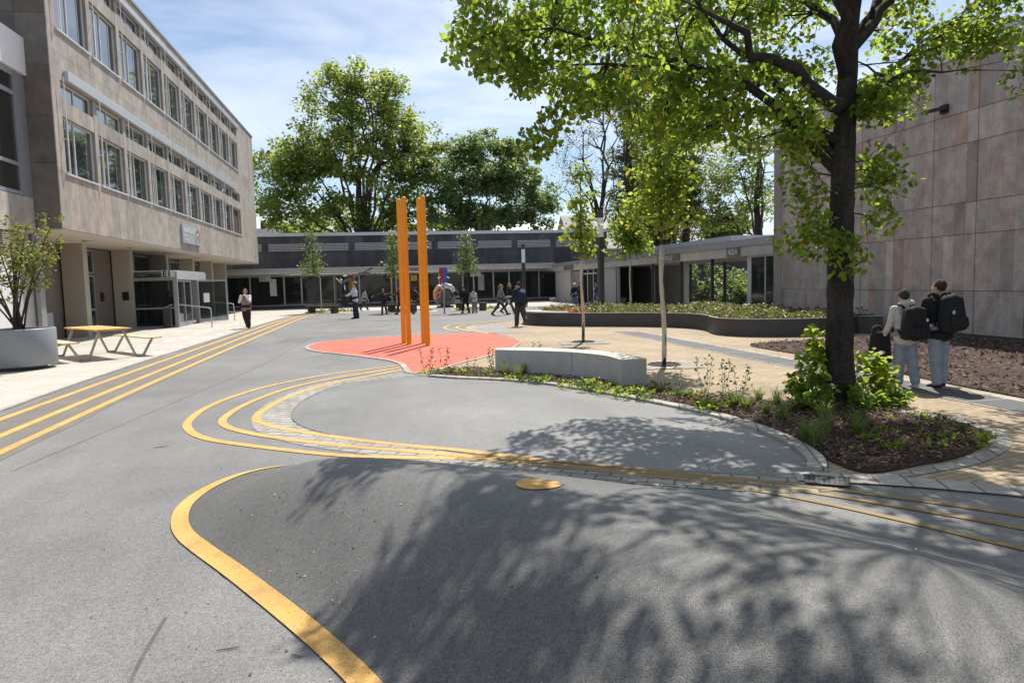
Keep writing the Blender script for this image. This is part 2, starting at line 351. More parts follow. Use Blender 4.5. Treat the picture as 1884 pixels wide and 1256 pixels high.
def kerb(name, pts, w, h, m, n=8, seg=None):
    P=np.array(spline(pts,n),float)[:,:2]; D=np.gradient(P,axis=0); D/=np.linalg.norm(D,axis=1)[:,None]; Nn=np.stack([-D[:,1],D[:,0]],1)
    b=MB(); z=hgt(P); k=len(P); vs=[]
    for i in range(k):
        for s,zz in ((-.5,-.05),(-.5,h),(.5,h),(.5,-.05)): vs.append((P[i,0]+Nn[i,0]*w*s,P[i,1]+Nn[i,1]*w*s,z[i]+zz))
    fs=[(i*4+j,i*4+j+1,i*4+j+5,i*4+j+4) for i in range(k-1) for j in range(3)]+[(0,1,2,3),((k-1)*4+3,(k-1)*4+2,(k-1)*4+1,(k-1)*4)]
    b.add(vs,fs); o=b.build(name,m); return tag(o,kind='structure')

xs=np.unique(np.round(np.concatenate([np.arange(-3,6.01,.1),np.linspace(-30,30,31),[-500,-200,-100,-60,60,100,200,500]]),3))
ys=np.unique(np.round(np.concatenate([np.arange(-2.2,13.4,.1),np.linspace(-30,70,51),[-500,-200,-80,100,200,600]]),3))
gx,gy=np.meshgrid(xs,ys); V=np.stack([gx.ravel(),gy.ravel(),np.zeros(gx.size)],1); V[:,2]=hgt(V)-.008*((polydist(V[:,:2],MOUND)>.015)|(polydist(V[:,:2],ISLS)>.015))
nx=len(xs); idx=np.arange(len(V)).reshape(len(ys),nx)
q=np.stack([idx[:-1,:-1],idx[:-1,1:],idx[1:,1:],idx[1:,:-1]],-1).reshape(-1)
tag(link('ground',np_mesh(V,q,4),M_ASPH,None,True),kind='structure')
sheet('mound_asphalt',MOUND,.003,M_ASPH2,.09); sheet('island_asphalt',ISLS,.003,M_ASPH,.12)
sheet('pale_pavement',[(-30,-2),(-5.25,-2),(-5.2,4),(-5.3,10),(-5.5,16),(-5.42,35),(-5.2,41.5),(-5.0,45),(-1,46.2),(4,46.2),(6,45),(13.3,44),(13.3,57.2),(-30,57.2)],.004,M_PAVE)
ribbon('pavement_edge',[(-5.2,3),(-5.3,10),(-5.5,16),(-5.42,35),(-5.2,41.5)],.09,.010,M_KERB)
RED=G2([(563,640),(571,635),(590,630),(640,625),(740,618),(850,614),(895,613.5),(925,618),(950,627),(955,633),(935,645),(900,655),(840,670),(800,682),(757,687),(746,678),(738,670),(715,663),(680,658),(640,653),(600,649),(575,645)])
CL=[(3.4,4.9),(4.1,4.5),(4.9,3.85),(6,2.6),(7.5,.5),(8.5,-2),(13.35,-2),(13.35,34),(10,34),(7.2,30),(6.05,28.6),(5.0,27.6),(3.75,26.2),(3.05,24.6),(3.1,23.0),(3.45,21.8),(3.6,20),(3.54,18.6),(3.2,17.2),(2.7,16.0),(2.1,14.9),(1.4,13.9),(.9,13.1),(.45,12.6),(1.2,11.6),(2.4,10.6),(3.4,8.7),(3.82,7.6),(3.95,6.6),(3.85,5.6)]
sheet('sand_paving',CL,.004,M_CLINK)
sheet('red_play_patch',spline(RED,6,True),.012,M_RED,.3)
ribbon('patch_edging',RED[9:]+RED[:1],.11,.016,M_KERB,6); ribbon('patch_edging',RED[0:6],.07,.016,M_KERB,6)
sheet('sett_ring',spline([(3.25,21.9),(2.75,23.2),(2.8,24.7),(3.6,26.5),(5.0,28),(6.3,29),(7,29),(6,27.6),(4.6,25.8),(4.1,24.2),(4.2,22.9),(4.6,21.6)],5,True),.009,M_SETT)
ribbon('sett_border',[(.62,12.72),(0.1,12.5),(-0.82,12.0),(-1.34,10.7),(-1.46,9.4),(-1.28,8.38),(-0.8,7.58),(-0.12,6.95),(0.8,6.1),(2.0,5.34),(2.85,4.88),(3.3,4.8)],.46,.0042,M_SETT,8)
kerb('bed_kerb',[(.75,12.2),(1.2,11.75),(1.8,11.3),(2.38,10.7),(2.88,9.75),(3.35,8.6),(3.68,7.6),(3.8,6.66),(3.74,5.9),(3.6,5.4),(3.42,5.1)],.15,.035,M_KERB,6)
ribbon('kerb_stones',[(3.15,4.98),(3.5,4.82),(4.1,4.45),(4.9,3.78),(6,2.5),(7.5,.4),(8.5,-2)],.26,.014,M_KERB,8)
ribbon('bed_edging',[(3.72,4.78),(4.3,4.88),(4.83,5.02),(5.5,5.42),(5.85,5.85),(5.98,6.3),(5.9,6.8),(5.65,7.3),(5.2,7.85)],.14,.010,M_KERB,8)
M_SEAM=mat('asphalt_seam',(.095,.094,.092),.8,.2,6,.3,90,fine=.2); M_PATCH=asphalt('asphalt_patch',(.105,.104,.10),.6,.15)
for pts,w in (([(-1.12,3.6),(-1.1,3.1),(-1.02,2.6),(-.98,2.0)],.018),([(-3.4,7),(-3.0,11),(-2.6,15),(-2.4,20),(-2.3,27)],.012),([(-2.4,23),(0,25.5),(1.4,30),(1.0,36)],.03),([(-3.5,24),(-1,26.4),(.5,30.5),(.2,37)],.03),([(-3,31),(0,30.4),(4,31.5)],.025)): ribbon('asphalt_seam',pts,w,.002,M_SEAM)
sheet('asphalt_patch',[(-3.2,21.5),(-2.35,21.2),(-2.2,23.4),(-3.0,23.7)],.0015,M_PATCH); sheet('asphalt_patch',[(-.4,31.8),(1.2,31.9),(1.1,33.0),(-.5,32.9)],.0015,M_PATCH)
# yellow road markings
YL=dict(a=[(-4.80,3),(-4.94,10),(-5.05,16),(-5.1,25),(-5.06,35),(-4.85,40.5),(-4.5,43.5)],b=[(-4.2,3),(-4.37,8.8),(-4.5,14),(-4.62,22),(-4.68,30),(-4.7,36),(-4.55,40.5),(-4.2,43.3)],c=[(-3.72,3),(-3.92,8),(-4.06,13),(-4.16,20),(-4.22,28),(-4.25,36),(-4.2,40),(-3.9,42.9)])
for k in YL: ribbon('yellow_stripe',YL[k],.115,.006,M_YEL)
tag(ribbon('stripe_bed',[(-4.2,3),(-4.4,9),(-4.6,15),(-4.7,36),(-4.5,40.5)],1.25,.003,M_SETT and mat('brown_asphalt',(.16,.145,.125),.7,.12,2,.4,180,fine=.2)))
o1=G2([(736,672),(690,678),(600,690),(520,705),(470,717),(415,735),(373,754),(350,772),(344,782),(348,791),(362,801),(400,811.5),(500,825),(620,837.5),(720,841.5)])+[(.6,6.33),(1.6,5.68),(2.45,4.98),(3.0,4.3),(3.5,3.4),(4.1,2.2),(4.7,.5)]
o2=G2([(738,676),(690,684),(610,697),(540,712),(480,732),(440,750),(416,766),(409,775),(414,783),(432,790.5),(480,801),(560,812),(660,823),(760,831)])+[(.95,6.22),(1.85,5.6),(2.72,4.9),(3.28,4.3),(3.85,3.55),(4.5,2.4),(5.2,.4)]
o3=G2([(741,680),(690,690),(630,701),(570,716),(520,735),(485,755),(473,765),(471,771),(478,777),(510,786),(570,797),(660,810),(760,821),(850,829)])+[(1.3,6.08),(2.1,5.50),(2.95,4.85),(3.5,4.35),(4.05,3.75),(4.8,2.7),(5.7,.3)]
for k,c in ((o1,15),(o2,14),(o3,14)): ribbon('yellow_stripe',k[:c+1],.10,.0068,M_YEL,6); ribbon('yellow_stripe',k[c:],[.10,.08,.06,.06,.065,.065],.0068,M_YELD,8)
ribbon('yellow_stripe',G2([(522,857.5),(480,864),(440,874),(400,890),(368,908),(342,930),(332,950),(332,970),(344,990),(372,1013),(420,1047),(470,1085),(560,1157),(640,1228)])+[(-.05,2.6),(.3,1.95),(.85,.85)],[.02,.045,.08,.10,.112,.112,.112,.112,.112,.112,.112,.112,.112],.0095,M_YEL,8)
for ps in ([(846,611),(822,606),(818,603),(832,598.5),(870,595),(915,591.5),(965,588)],[(866,610.5),(846,606),(840,603),(853,599),(885,596),(925,592.5),(970,589)],[(885,610),(866,606),(861,603),(873,599.5),(900,596.5),(935,593.5),(975,590)]):
    ribbon('yellow_stripe',G2(ps),.12,.013,M_YEL,8)
_d=gp(991,892,.47); DC=(_d.x,_d.y); sheet('yellow_dot',[(DC[0]+.13*math.cos(t),DC[1]+.13*math.sin(t)) for t in np.linspace(0,2*math.pi,28,endpoint=False)],.009,M_YEL,.04)
# dark slab band with pale edges through the sand paving
sheet('slab_band',[(6.9,-2),(7.5,-2),(7.5,20.2),(6.9,20.8)],.008,M_BANDM); sheet('band_edge',[(7.5,-2),(7.62,-2),(7.62,20.1),(7.5,20.2)],.011,M_KERB); sheet('band_edge',[(6.85,-2),(6.9,-2),(6.9,20.8),(6.85,20.85)],.011,M_KERB)
# white tactile dashes on the pale pavement
wd=mat('pale_insert',(.66,.64,.58),.85,.06,3)
for i in range(13):
    y=17.6+i*1.75; sheet('pale_insert_slab',[(-5.95,y),(-5.72,y),(-5.72,y+.62),(-5.95,y+.62)],.009,wd); sheet('pale_insert_slab',[(-6.9,y+.8),(-6.67,y+.8),(-6.67,y+1.4),(-6.9,y+1.4)],.009,wd)
# mulch beds
BED=[(.72,12.36),(1.2,11.83),(1.86,11.36),(2.44,10.74),(2.95,9.78),(3.42,8.62),(3.75,7.62),(3.87,6.66),(3.81,5.9),(3.68,5.3),(3.75,4.9),(4.3,5.0),(4.8,5.13),(5.42,5.5),(5.75,5.9),(5.87,6.3),(5.8,6.75),(5.55,7.25),(5.1,7.8),(4.6,8.3),(4.05,9.15),(3.7,9.85),(3.2,10.6),(2.6,11.7),(1.9,12.8),(1.25,13.0)]
BEDS=spline(BED,4,True)
bo=sheet('mulch_bed',BEDS,.02,M_MULCH,.1)
WMUL=spline([(8.25,14.9),(8.1,13.2),(8.15,11),(7.85,9.2),(7.72,7.4),(7.7,4),(7.7,0),(7.8,-2),(13.0,-2),(13.0,14.5),(12.6,15.1),(11,15.25),(9.5,15.3)],4,True)
wm=sheet('wall_mulch_bed',WMUL,.02,M_MULCH,.35)
for o,am in ((bo,.03),(wm,.06)):
    me=o.data; n=len(me.vertices); co=np.empty(n*3,np.float32); me.vertices.foreach_get('co',co); co=co.reshape(-1,3); ed=polydist(co[:,:2],BEDS if o is bo else WMUL)>.05; co[:,2]+=RNG.uniform(0,am,n)*ed; me.vertices.foreach_set('co',co.ravel())
def chips(name, poly, n, lo, hi, dz, keep=None):
    A=np.array(poly); P=RNG.uniform(A.min(0),A.max(0),(n*3,2)); P=P[polydist(P,poly)>.02][:n]
    if keep is not None: P=P[keep(P)]
    n=len(P); z=hgt(P)+dz+RNG.uniform(0,.05,n)
    a=RNG.uniform(0,2*np.pi,n); l=RNG.uniform(lo,hi,n); w=l*RNG.uniform(.22,.5,n); ti=RNG.normal(0,.35,n); tj=RNG.normal(0,.5,n)
    u=np.stack([np.cos(a)*np.cos(ti),np.sin(a)*np.cos(ti),np.sin(ti)],1); v=np.stack([-np.sin(a)*np.cos(tj),np.cos(a)*np.cos(tj),np.sin(tj)],1)
    C=np.stack([P[:,0],P[:,1],z],1); nn=np.cross(u,v)
    cs=[(-1,-.7),(.6,-1),(1,.5),(-.5,1)]; Vv=np.stack([C+u*(l/2*s)[:,None]+v*(w/2*t)[:,None] for s,t in cs],1)
    b=RNG.uniform(.3,1.35,n)**1.3; tone=RNG.uniform(.85,1.25,(n,3))*b[:,None]; cols=np.repeat(np.concatenate([tone,np.ones((n,1))],1),4,0)
    me=np_mesh(Vv.reshape(-1,3),np.arange(n*4),4,cols); return tag(link(name,me,M_CHIP),kind='stuff')
chips('bark_chips',BEDS,15000,.02,.06,.025); chips('wall_bark_chips',WMUL,20000,.03,.10,.03,lambda P:(P[:,1]>4))
# ------------------------------------------------------------------ slab-clad walls
def slabs(mb, rects, to3, w, joints, thick=.03, gap=.006, tones=None, jit=.12, zmin=None, redp=.25, off=0):
    """rects (u0,u1,z0,z1) split into stone slabs; to3(u,z,d) gives a point d metres proud of the wall"""
    for (u0,u1,z0,z1) in rects:
        zs=[z0]+[z for z in joints if z0+.05<z<z1-.05]+[z1]
        for za,zb in zip(zs[:-1],zs[1:]):
            ua=u0
            while ua<u1-.02:
                k=math.floor((ua+off)/w+1e-6)+1; ub=min(u1,k*w-off)
                if u1-ub<.1: ub=u1
                t=1+random.gauss(0,jit); rr=random.random()
                c=(t*1.04,t*.97,t*.93) if rr<redp else ((t*.97,t,t*1.0) if rr<redp*2 else (t,t,t))
                if redp>.2 and random.random()<.08: c=(t*.90,t*.75,t*.69)
                a,b=ua+gap/2,ub-gap/2; p=[to3(a,za+gap/2,0),to3(b,za+gap/2,0),to3(b,zb-gap/2,0),to3(a,zb-gap/2,0)]
                q=[to3(a,za+gap/2,thick),to3(b,za+gap/2,thick),to3(b,zb-gap/2,thick),to3(a,zb-gap/2,thick)]
                mb.add(p+q,[(4,5,6,7),(0,1,5,4),(1,2,6,5),(2,3,7,6),(3,0,4,7)],0,c); ua=ub
def textobj(name, s, size, mat_, parent, M4, ext=.006, align='LEFT'):
    cu=bpy.data.curves.new('t','FONT'); cu.body=s; cu.size=size; cu.extrude=ext; cu.offset=.012 if s in ('E1','AULA','SPORTHALLE') else 0; cu.align_x=align
    t=bpy.data.objects.new('t',cu); COL.objects.link(t); bpy.context.view_layer.update()
    me=bpy.data.meshes.new_from_object(t.evaluated_get(bpy.context.evaluated_depsgraph_get())); bpy.data.objects.remove(t); bpy.data.curves.remove(cu)
    me.materials.clear(); me.name=name; o=link(name,me,mat_,parent); o.matrix_local=M4; return o
def face_px(X,Y,Z): return Matrix(((0,0,1,X),(1,0,0,Y),(0,1,0,Z),(0,0,0,1)))      # text reads from +X side
def face_my(X,Y,Z): return Matrix(((1,0,0,X),(0,0,-1,Y),(0,1,0,Z),(0,0,0,1)))     # text reads from -Y side
def face_mx(X,Y,Z): return Matrix(((0,0,-1,X),(-1,0,0,Y),(0,1,0,Z),(0,0,0,1)))    # text reads from -X side
# ------------------------------------------------------------------ left school building
XF=-8.93; Y0,Y1=22.25,54.5; ZB,ZT=3.45,12.55
LB=empty('school_building',(-15,38,0),0,'three-storey stone-clad school wing with long window rows above a recessed ground floor','building')
OB=(-15,38,0)
def lb(mb,name,mats,**k): return mb.build(name,mats,LB,origin=None,**k)
LB.location=(0,0,0)
core=MB()
core.box(XF-.6,XF-.34,Y0+.05,Y1,ZB+.3,ZT-.1,c=(.25,.25,.25)); core.box(-24,XF-.62,Y0+.06,Y1-.02,ZB+.31,ZT-.12)
core.box(-24,XF-.035,Y0+.035,Y1-.03,ZB,ZB+.28)
lb(core,'core',M_CONC)
BAY=2.618; B0=22.82; WW=2.33
bays=[(B0+i*BAY,B0+i*BAY+WW) for i in range(10)]
rects=[]
rows=[(5.1,6.72,7.2,7.75),(9.2,10.95,11.4,11.92)]
rects+= [(Y0,Y1,ZB,5.1),(Y0,Y1,7.75,9.2),(Y0,Y1,11.92,12.5)]
for (a,b,c,d) in rows:
    ed=[Y0]+[e for bb in bays for e in bb]+[Y1]
    for i in range(0,len(ed),2): rects.append((ed[i],ed[i+1],a,d))
    for bb in bays: rects.append((bb[0],bb[1],b,c))
wl=MB(); J=[4.3,5.1,6.2,7.2,8.5,9.2,10.2,11.3,12.0]
slabs(wl,rects,lambda u,z,d:(XF-.2+.2*(d/.03) if False else XF-.03+d,u,z),.654,[8.5],.03,.007,jit=.07,redp=.12,off=0)
for (u0,u1,z0,z1) in rects: wl.box(XF-.34,XF-.031,max(u0,Y0+.05),u1,z0,z1,c=(.8,.8,.8))
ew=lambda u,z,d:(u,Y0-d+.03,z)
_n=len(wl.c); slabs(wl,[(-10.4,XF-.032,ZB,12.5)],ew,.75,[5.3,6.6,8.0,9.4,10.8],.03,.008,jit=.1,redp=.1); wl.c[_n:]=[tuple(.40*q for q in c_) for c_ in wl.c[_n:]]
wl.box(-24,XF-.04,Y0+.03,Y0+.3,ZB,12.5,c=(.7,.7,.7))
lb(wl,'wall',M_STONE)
cp=MB(); cp.box(-24,XF+.05,Y0-.06,Y1+.04,12.5,12.6);  lb(cp,'roof_edge',M_METAL)
sf=MB(); sf.box(-11.4,XF-.02,Y0,Y1,ZB-.06,ZB-.003); lb(sf,'soffit',mat('cream_soffit',(.55,.49,.40),.8,.05,2))
for (a,z0,y1) in ((7.78,0,47.1),(11.9,1,49.0)):
    yy=23.1
    while yy<y1-.1:
        e=min(y1,yy+BAY); bb=MB(); bb.box(XF+.002,XF+.13,yy,e-.01,a,a+.30 if z0==0 else a+.2); lb(bb,'blind_box',M_LGREY,bevel=.015); yy+=BAY
M_FRAME=mat('pale_frame',(.62,.63,.64),.45,.05,3)
brown=mat('brown_shutter',(.09,.055,.04),.7,.2,4)
def window(b0,b1,z0,z1,parts,shut=False,sill=True,opened=False):
    f=MB(); x0,x1=XF-.15,XF-.10; t=.05
    f.box(x0,x1,b0,b1,z0,z0+t); f.box(x0,x1,b0,b1,z1-t,z1); f.box(x0,x1,b0,b0+t,z0+t,z1-t); f.box(x0,x1,b1-t,b1,z0+t,z1-t)
    for p in parts:
        y=b0+(b1-b0)*p; f.box(x0+.003,x1-.002,y-.022,y+.022,z0+t,z1-t)
    if sill:
        f.box(XF-.099,XF+.05,b0-.03,b1+.03,z0-.05,z0-.003)
    w=f.build('window',M_FRAME,LB)
    g=MB(); g.box(x0-.03,x0+.02,b0+t*.5,b1-t*.5,z0+t*.5,z1-t*.5); g.build('pane',brown if shut else M_GLASS,w)
    if opened:
        d=MB(); d.box(x0+.021,x0+.024,b0+.07,b0+.07+.33,z0+.05,z1-.05); d.build('open_gap',M_BLACK,w)
    return w
for i,(b0,b1) in enumerate(bays):
    for r,(a,b,c,d) in enumerate(rows):
        sh=(i==9 and r==0)
        window(b0,b1,a,b,[] if sh else [.28,.46] if r else [.24,.42],sh,True,i==0 and r==0)
        window(b0,b1,c,d,[] if sh else [.48],sh,False)
for r,(z0,z1,nb) in enumerate(((5.05,7.82,9),(9.15,11.98,10))):
    for i in range(nb):
        m_=MB(); y=bays[i][0]-.05; m_.tube([(XF+.12,y,z1),(XF+.12,y,z0)],.013,6)
        for zz in (z0+.05,z0+1.0): m_.box(XF+.002,XF+.12,y-.012,y+.012,zz,zz+.025)
        lb(m_,'blind_rail',M_WHITE)
# ground floor
colx=(-11.35,-10.62)
for y in (23.55,27.92,32.75,37.9,42.9,47.4,51.3):
    m_=MB(); m_.box(colx[0],colx[1],y,y+.42,0,ZB-.062); lb(m_,'column',M_COLUMN,bevel=.01)
gw=MB(); gw.box(-11.9,-11.42,Y0,Y1,0,ZB-.065); lb(gw,'ground_floor_wall',mat('brown_panel',(.17,.145,.12),.7,.1,2))
def gf(y0,y1,z0,z1,m,name,x=-11.40,d=.04):
    b=MB(); b.box(x,x+d,y0,y1,z0,z1); return lb(b,name,m)
gf(24.1,25.4,0,.95,M_LGREY,'spandrel_panel'); gf(25.45,27.0,0,.95,M_LGREY,'spandrel_panel')
def gfwin(name,y0,y1,z0,z1,mulls=(),rails=()):
    f=MB(); x=-11.40; t=.06
    f.box(x,x+.07,y0,y1,z0,z0+t); f.box(x,x+.07,y0,y1,z1-t,z1); f.box(x,x+.07,y0,y0+t,z0+t,z1-t); f.box(x,x+.07,y1-t,y1,z0+t,z1-t)
    for p in mulls: f.box(x,x+.068,p-.035,p+.035,z0+t,z1-t)
    for p in rails: f.box(x,x+.066,y0+t,y1-t,p-.04,p+.04)
    w=lb(f,name,M_METAL); g=MB(); g.box(x+.005,x+.03,y0+.02,y1-.02,z0+.02,z1-.02); g.build('pane',M_GLASSD,w); return w
gfwin('window',24.1,25.9,1.0,2.55); 
dw=gfwin('entrance_door',28.45,30.75,0,2.3,(29.6,),(.95,)); gfwin('transom_window',28.45,30.75,2.36,3.3)
hd=MB(); hd.tube([(-11.30,29.75,.8),(-11.24,29.75,.85),(-11.24,29.75,1.45),(-11.30,29.75,1.5)],.02,6); hd.build('handle',M_LGREY,dw)
gf(30.85,32.6,.0,3.35,mat('dark_brown_panel',(.15,.12,.10),.6,.1,3),'door_side_panel')
ic=MB(); ic.box(-11.36,-11.3,31.3,31.55,1.25,1.6); lb(ic,'intercom_box',M_BLACK); ic=MB(); ic.box(-11.0,-10.75,32.70,32.748,1.25,1.6); lb(ic,'intercom_box',M_BLACK)
gfwin('window',33.3,37.8,2.5,3.3,(35.5,)); gfwin('window',38.5,42.7,.9,3.2,(39.8,41.2)); gfwin('window',43.5,47.2,.9,3.2,(44.8,46)); gfwin('window',48,51.2,.9,3.2,(49.5,))
gfwin('entrance_door',35.6,37.6,0,2.4,(36.6,),(.95,))
for y in (26.6,31.0,35.6,41):
    sl_=MB(); sl_.lathe([(0,0),(.16,0),(.2,.03),(.2,.05)],16,(-9.9,y,ZB-.115)); lb(sl_,'soffit_lamp',M_CONC)
# sign on the facade
SG=empty('school_sign',(XF,36,4.2),0,'grey metal name board with white lettering and red arch emblem on the stone facade','sign')
b=MB(); b.box(.002,.09,-1.62,1.6,-.42,.42); b.build('board',mat('sign_grey',(.36,.40,.43),.5,.06,2),SG,bevel=.01)
wt=MB(); random.seed(5)
for row,(zz,hh,yy0,yy1) in enumerate(((.10,.22,-1.45,.62),(-.14,.1,-1.4,-.75),(-.30,.1,-1.4,-.7))):
    y=yy0
    while y<yy1:
        w=hh*.5; wt.box(.091,.10,y,y+w*.25,zz,zz+hh)
        r_=random.random()
        if r_<.6: wt.box(.091,.10,y+w*.25,y+w,zz+hh*.8,zz+hh)
        if r_>.25: wt.box(.091,.10,y+w*.25,y+w,zz,zz+hh*.2)
        if r_>.5: wt.box(.091,.099,y+w*.25,y+w*.9,zz+hh*.42,zz+hh*.58)
        if .2<r_<.8: wt.box(.091,.0995,y+w*.78,y+w,zz+hh*.2,zz+hh*.8)
        y+=w*1.35
wt.build('lettering',M_WHITE,SG)
for k,(r0,r1,mm) in enumerate(((.62,.5,mat('emblem_red',(.55,.12,.1),.5)),(.46,.40,M_WHITE),(.36,.27,mat('emblem_grey',(.2,.23,.26),.5)))):
    a=MB(); n=14
    pts=[(1.5-.55*(1-math.cos(t))*r0/.62 if False else .98+.5*math.cos(math.pi-t)*r0/.62*1.0+.02, -.36+.70*math.sin(t)*r0/.62) for t in np.linspace(0,math.pi*.92,n)]
    pin=[(.98+.5*math.cos(math.pi-t)*r1/.62+.02,-.36+.70*math.sin(t)*r1/.62) for t in np.linspace(0,math.pi*.92,n)]
    for i in range(n-1):
        o,p2,q2,r_=pts[i],pts[i+1],pin[i+1],pin[i]
        a.quad((.095+.001*k,o[0],o[1]),(.095+.001*k,p2[0],p2[1]),(.095+.001*k,q2[0],q2[1]),(.095+.001*k,r_[0],r_[1]))
    a.build('emblem_arch',mm,SG)
random.seed(21)
# entrance porch
PO=empty('entrance_porch',(XF,33.05,0),0,'glazed grey metal entrance porch marked E1 beneath the overhang','porch')
P0=(XF,33.05,0)
def po(mb,name,m,**k): return mb.build(name,m,PO,origin=None,**k)
b=MB(); b.box(-.10,.06,-.06,.10,0,2.45); po(b,'post',M_METAL)
b=MB(); b.box(-.10,.06,3.4,3.52,0,2.1); po(b,'post',M_METAL)
b=MB(); b.box(-2.0,-.10,-.04,.04,2.06,2.2); b.box(-2.0,-.10,-.03,.03,.82,.90); b.box(-2.0,-1.92,-.035,.035,0,2.06); b.box(-2.0,-.1,-.03,.03,0,.09); po(b,'frame',M_METAL)
b=MB(); b.box(-.06,.05,.101,5.2,2.1,2.45); b.box(-2.3,.02,-.02,5.1,2.451,2.5); po(b,'header',M_LGREY)
b=MB(); b.box(-1.92,-.1,-.008,.008,.90,2.06); b.box(-1.92,-.1,-.008,.008,.09,.82); po(b,'side_pane',M_GLASST)
b=MB()
for y in (.14,1.2,2.3): b.box(-.04,.03,y,y+.08,0,2.1)
b.box(-.04,.03,.22,2.3,2.0,2.08); b.box(-.04,.03,.22,2.3,.0,.2); po(b,'door_frame',M_METAL)
b=MB(); b.box(-.015,.005,.22,1.2,.2,2.0); b.box(-.015,.005,1.28,2.3,.2,2.0); po(b,'door_pane',M_GLASSD)
T=Matrix.Translation((0,3.55,0))@Matrix.Rotation(rad(-36),4,'Z')
b=MB()
for u in (.0,1.72): b.box(-.03,.03,u,u+.08,.05,2.1,T=T)
b.box(-.03,.03,.08,1.72,2.02,2.1,T=T); b.box(-.03,.03,.08,1.72,.05,.2,T=T); od=po(b,'open_door',M_METAL)
b=MB(); b.box(-.008,.008,.08,1.72,.2,2.02,T=T); b.build('pane',M_GLASST,od); b=MB(); b.box(.012,.016,.35,.7,1.0,1.45,T=T); b.build('paper_notice',M_WHITE,od)
b=MB(); b.box(-.52,-.0,-.10,-.062,2.2,2.50); pl=po(b,'number_plate',mat('plate_grey',(.62,.62,.62),.5))
textobj('lettering','E1',.36,M_BLACK,pl,face_my(-.485,-.103,2.22),.004)
textobj('lettering','E',.28,M_WHITE,PO,face_px(.054,.16,2.18),.004)
b=MB(); b.box(-2.35,-.02,0,5.1,.002,.02); po(b,'floor_mat',M_DARKM)
b=MB(); b.box(-.16,.16,-.14,.14,0,.82); bn=b.build('bin_body',M_DARKM,None,bevel=.02)
bn2=empty('litter_bin',(XF-.32,32.72,0),0,'dark litter bin with sloping lid beside the E1 porch corner','bin'); bn.parent=bn2; bn.name='body'
b=MB(); b.add([(-.18,-.17,.83),(.18,-.17,.98),(.18,.17,.98),(-.18,.17,.83),(-.18,-.17,.86),(.18,-.17,1.02),(.18,.17,1.02),(-.18,.17,.86)],[(0,3,2,1),(4,5,6,7),(0,1,5,4),(1,2,6,5),(2,3,7,6),(3,0,4,7)]); b.build('lid',M_METAL,bn2)
for nm,pts in (('handrail',[(XF+.06,33.2,.98),(-7.62,32.35,.86),(-7.42,32.22,.82),(-7.34,32.15,.72),(-7.32,32.12,0)]),('handrail',[(XF-.05,38.9,.98),(-7.9,38.3,.9),(-7.66,38.15,.86),(-7.58,38.08,.76),(-7.56,38.06,0)])):
    h=empty(nm,(pts[-1][0],pts[-1][1],0),0,'bent steel handrail by the E1 porch door, '+('nearer one by the bin' if pts[0][1]<35 else 'farther one beyond the open glass door'),'handrail','handrails at the porch')
    b=MB(); b.tube([Vector(p)-h.location for p in spline(pts,4)],.024,8); b.build('rail',M_LGREY,h,True); b=MB(); b.lathe([(0,.012),(.06,.012),(.06,0)],12); b.build('base_plate',M_LGREY,h)
# annex on the far left
AN=empty('annex',(0,0,0),0,'low annex with white fascia and large window at the left picture edge','building')
XA=-9.6
b=MB(); b.box(-20,XA-.12,8,Y0-.01,0,8.6); b.build('core',M_CONC,AN)
b=MB(); b.box(XA-.119,XA+.06,8,Y0-.012,7.67,8.69); b.build('fascia',M_WHITE,AN)
b=MB(); slabs(b,[(8,Y0-.05,3.3,4.3)],lambda u,z,d:(XA-.03+d,u,z),.9,[],.03); b.box(XA-.118,XA-.031,8,Y0-.05,3.3,4.3); b.build('stone_band',M_STONE,AN)
b=MB()
for (z0,z1) in ((4.32,4.42),(5.1,5.2),(6.98,7.1),(7.5,7.66)): b.box(XA-.119,XA-.02,8,21.7,z0,z1)
for y in (12,15.2,18.4,21.6): b.box(XA-.118,XA-.01,y,y+.1,4.42,7.5)
b.box(XA-.118,XA-.015,21.72,Y0-.015,4.3,7.66); w=b.build('window',M_METAL,AN)
b=MB(); b.box(XA-.117,XA-.06,8,21.6,4.42,7.5); b.build('pane',glassmat('green_dark_glass',(.03,.032,.028),.08,1.4),w)
b=MB(); b.box(XA-.118,XA-.02,8,21.2,0,2.6); b.build('white_panel',M_WHITE,AN)
b=MB()
for i in range(14): b.box(XA-.1,XA-.02,20.4,21.6,2.66+i*.044,2.69+i*.044)
b.build('vent_grille',M_COLUMN,AN)
b=MB(); b.box(XA-.05,XA+.06,22.0,22.3,0,3.38); b.build('pier',M_METAL,AN)
# ------------------------------------------------------------------ back building
BB=empty('back_building',(0,0,0),0,'long low school wing with dark slate upper wall and glazed ground floor at the back','building')
YB=57.0
b=MB(); b.box(-40,18.6,YB+.03,YB+14,2.9,5.55); slabs(b,[(-20,18.6,3.02,5.5)],lambda u,z,d:(u,YB+.03-d,z),1.4,[4.3,5.0],.03,.012,jit=.2,redp=.1); b.build('wall',M_SLATE,BB)
b=MB(); b.box(-40,18.8,YB-.1,YB+14,5.55,5.8); b.build('roof_edge',M_LGREY,BB)
for i in range(9):
    b=MB(); x=-11.8+i*3.25
    for k in range(5): b.box(x,x+2.75,YB-.06,YB-.005,4.42+k*.12,4.49+k*.12)
    b.build('vent_louvre',M_METAL,BB)
b=MB(); b.box(-40,13.5,YB-2.2,YB+.0,2.62,3.0); b.box(-40,13.5,YB-2.26,YB-2.2,2.9,3.05,m=1); b.build('canopy',[M_CONC,M_METAL],BB)
b=MB(); b.box(-40,13.5,YB-.02,YB+.4,.0,2.6); b.build('ground_floor_core',mat('dark_interior',(.02,.02,.02),.8),BB)
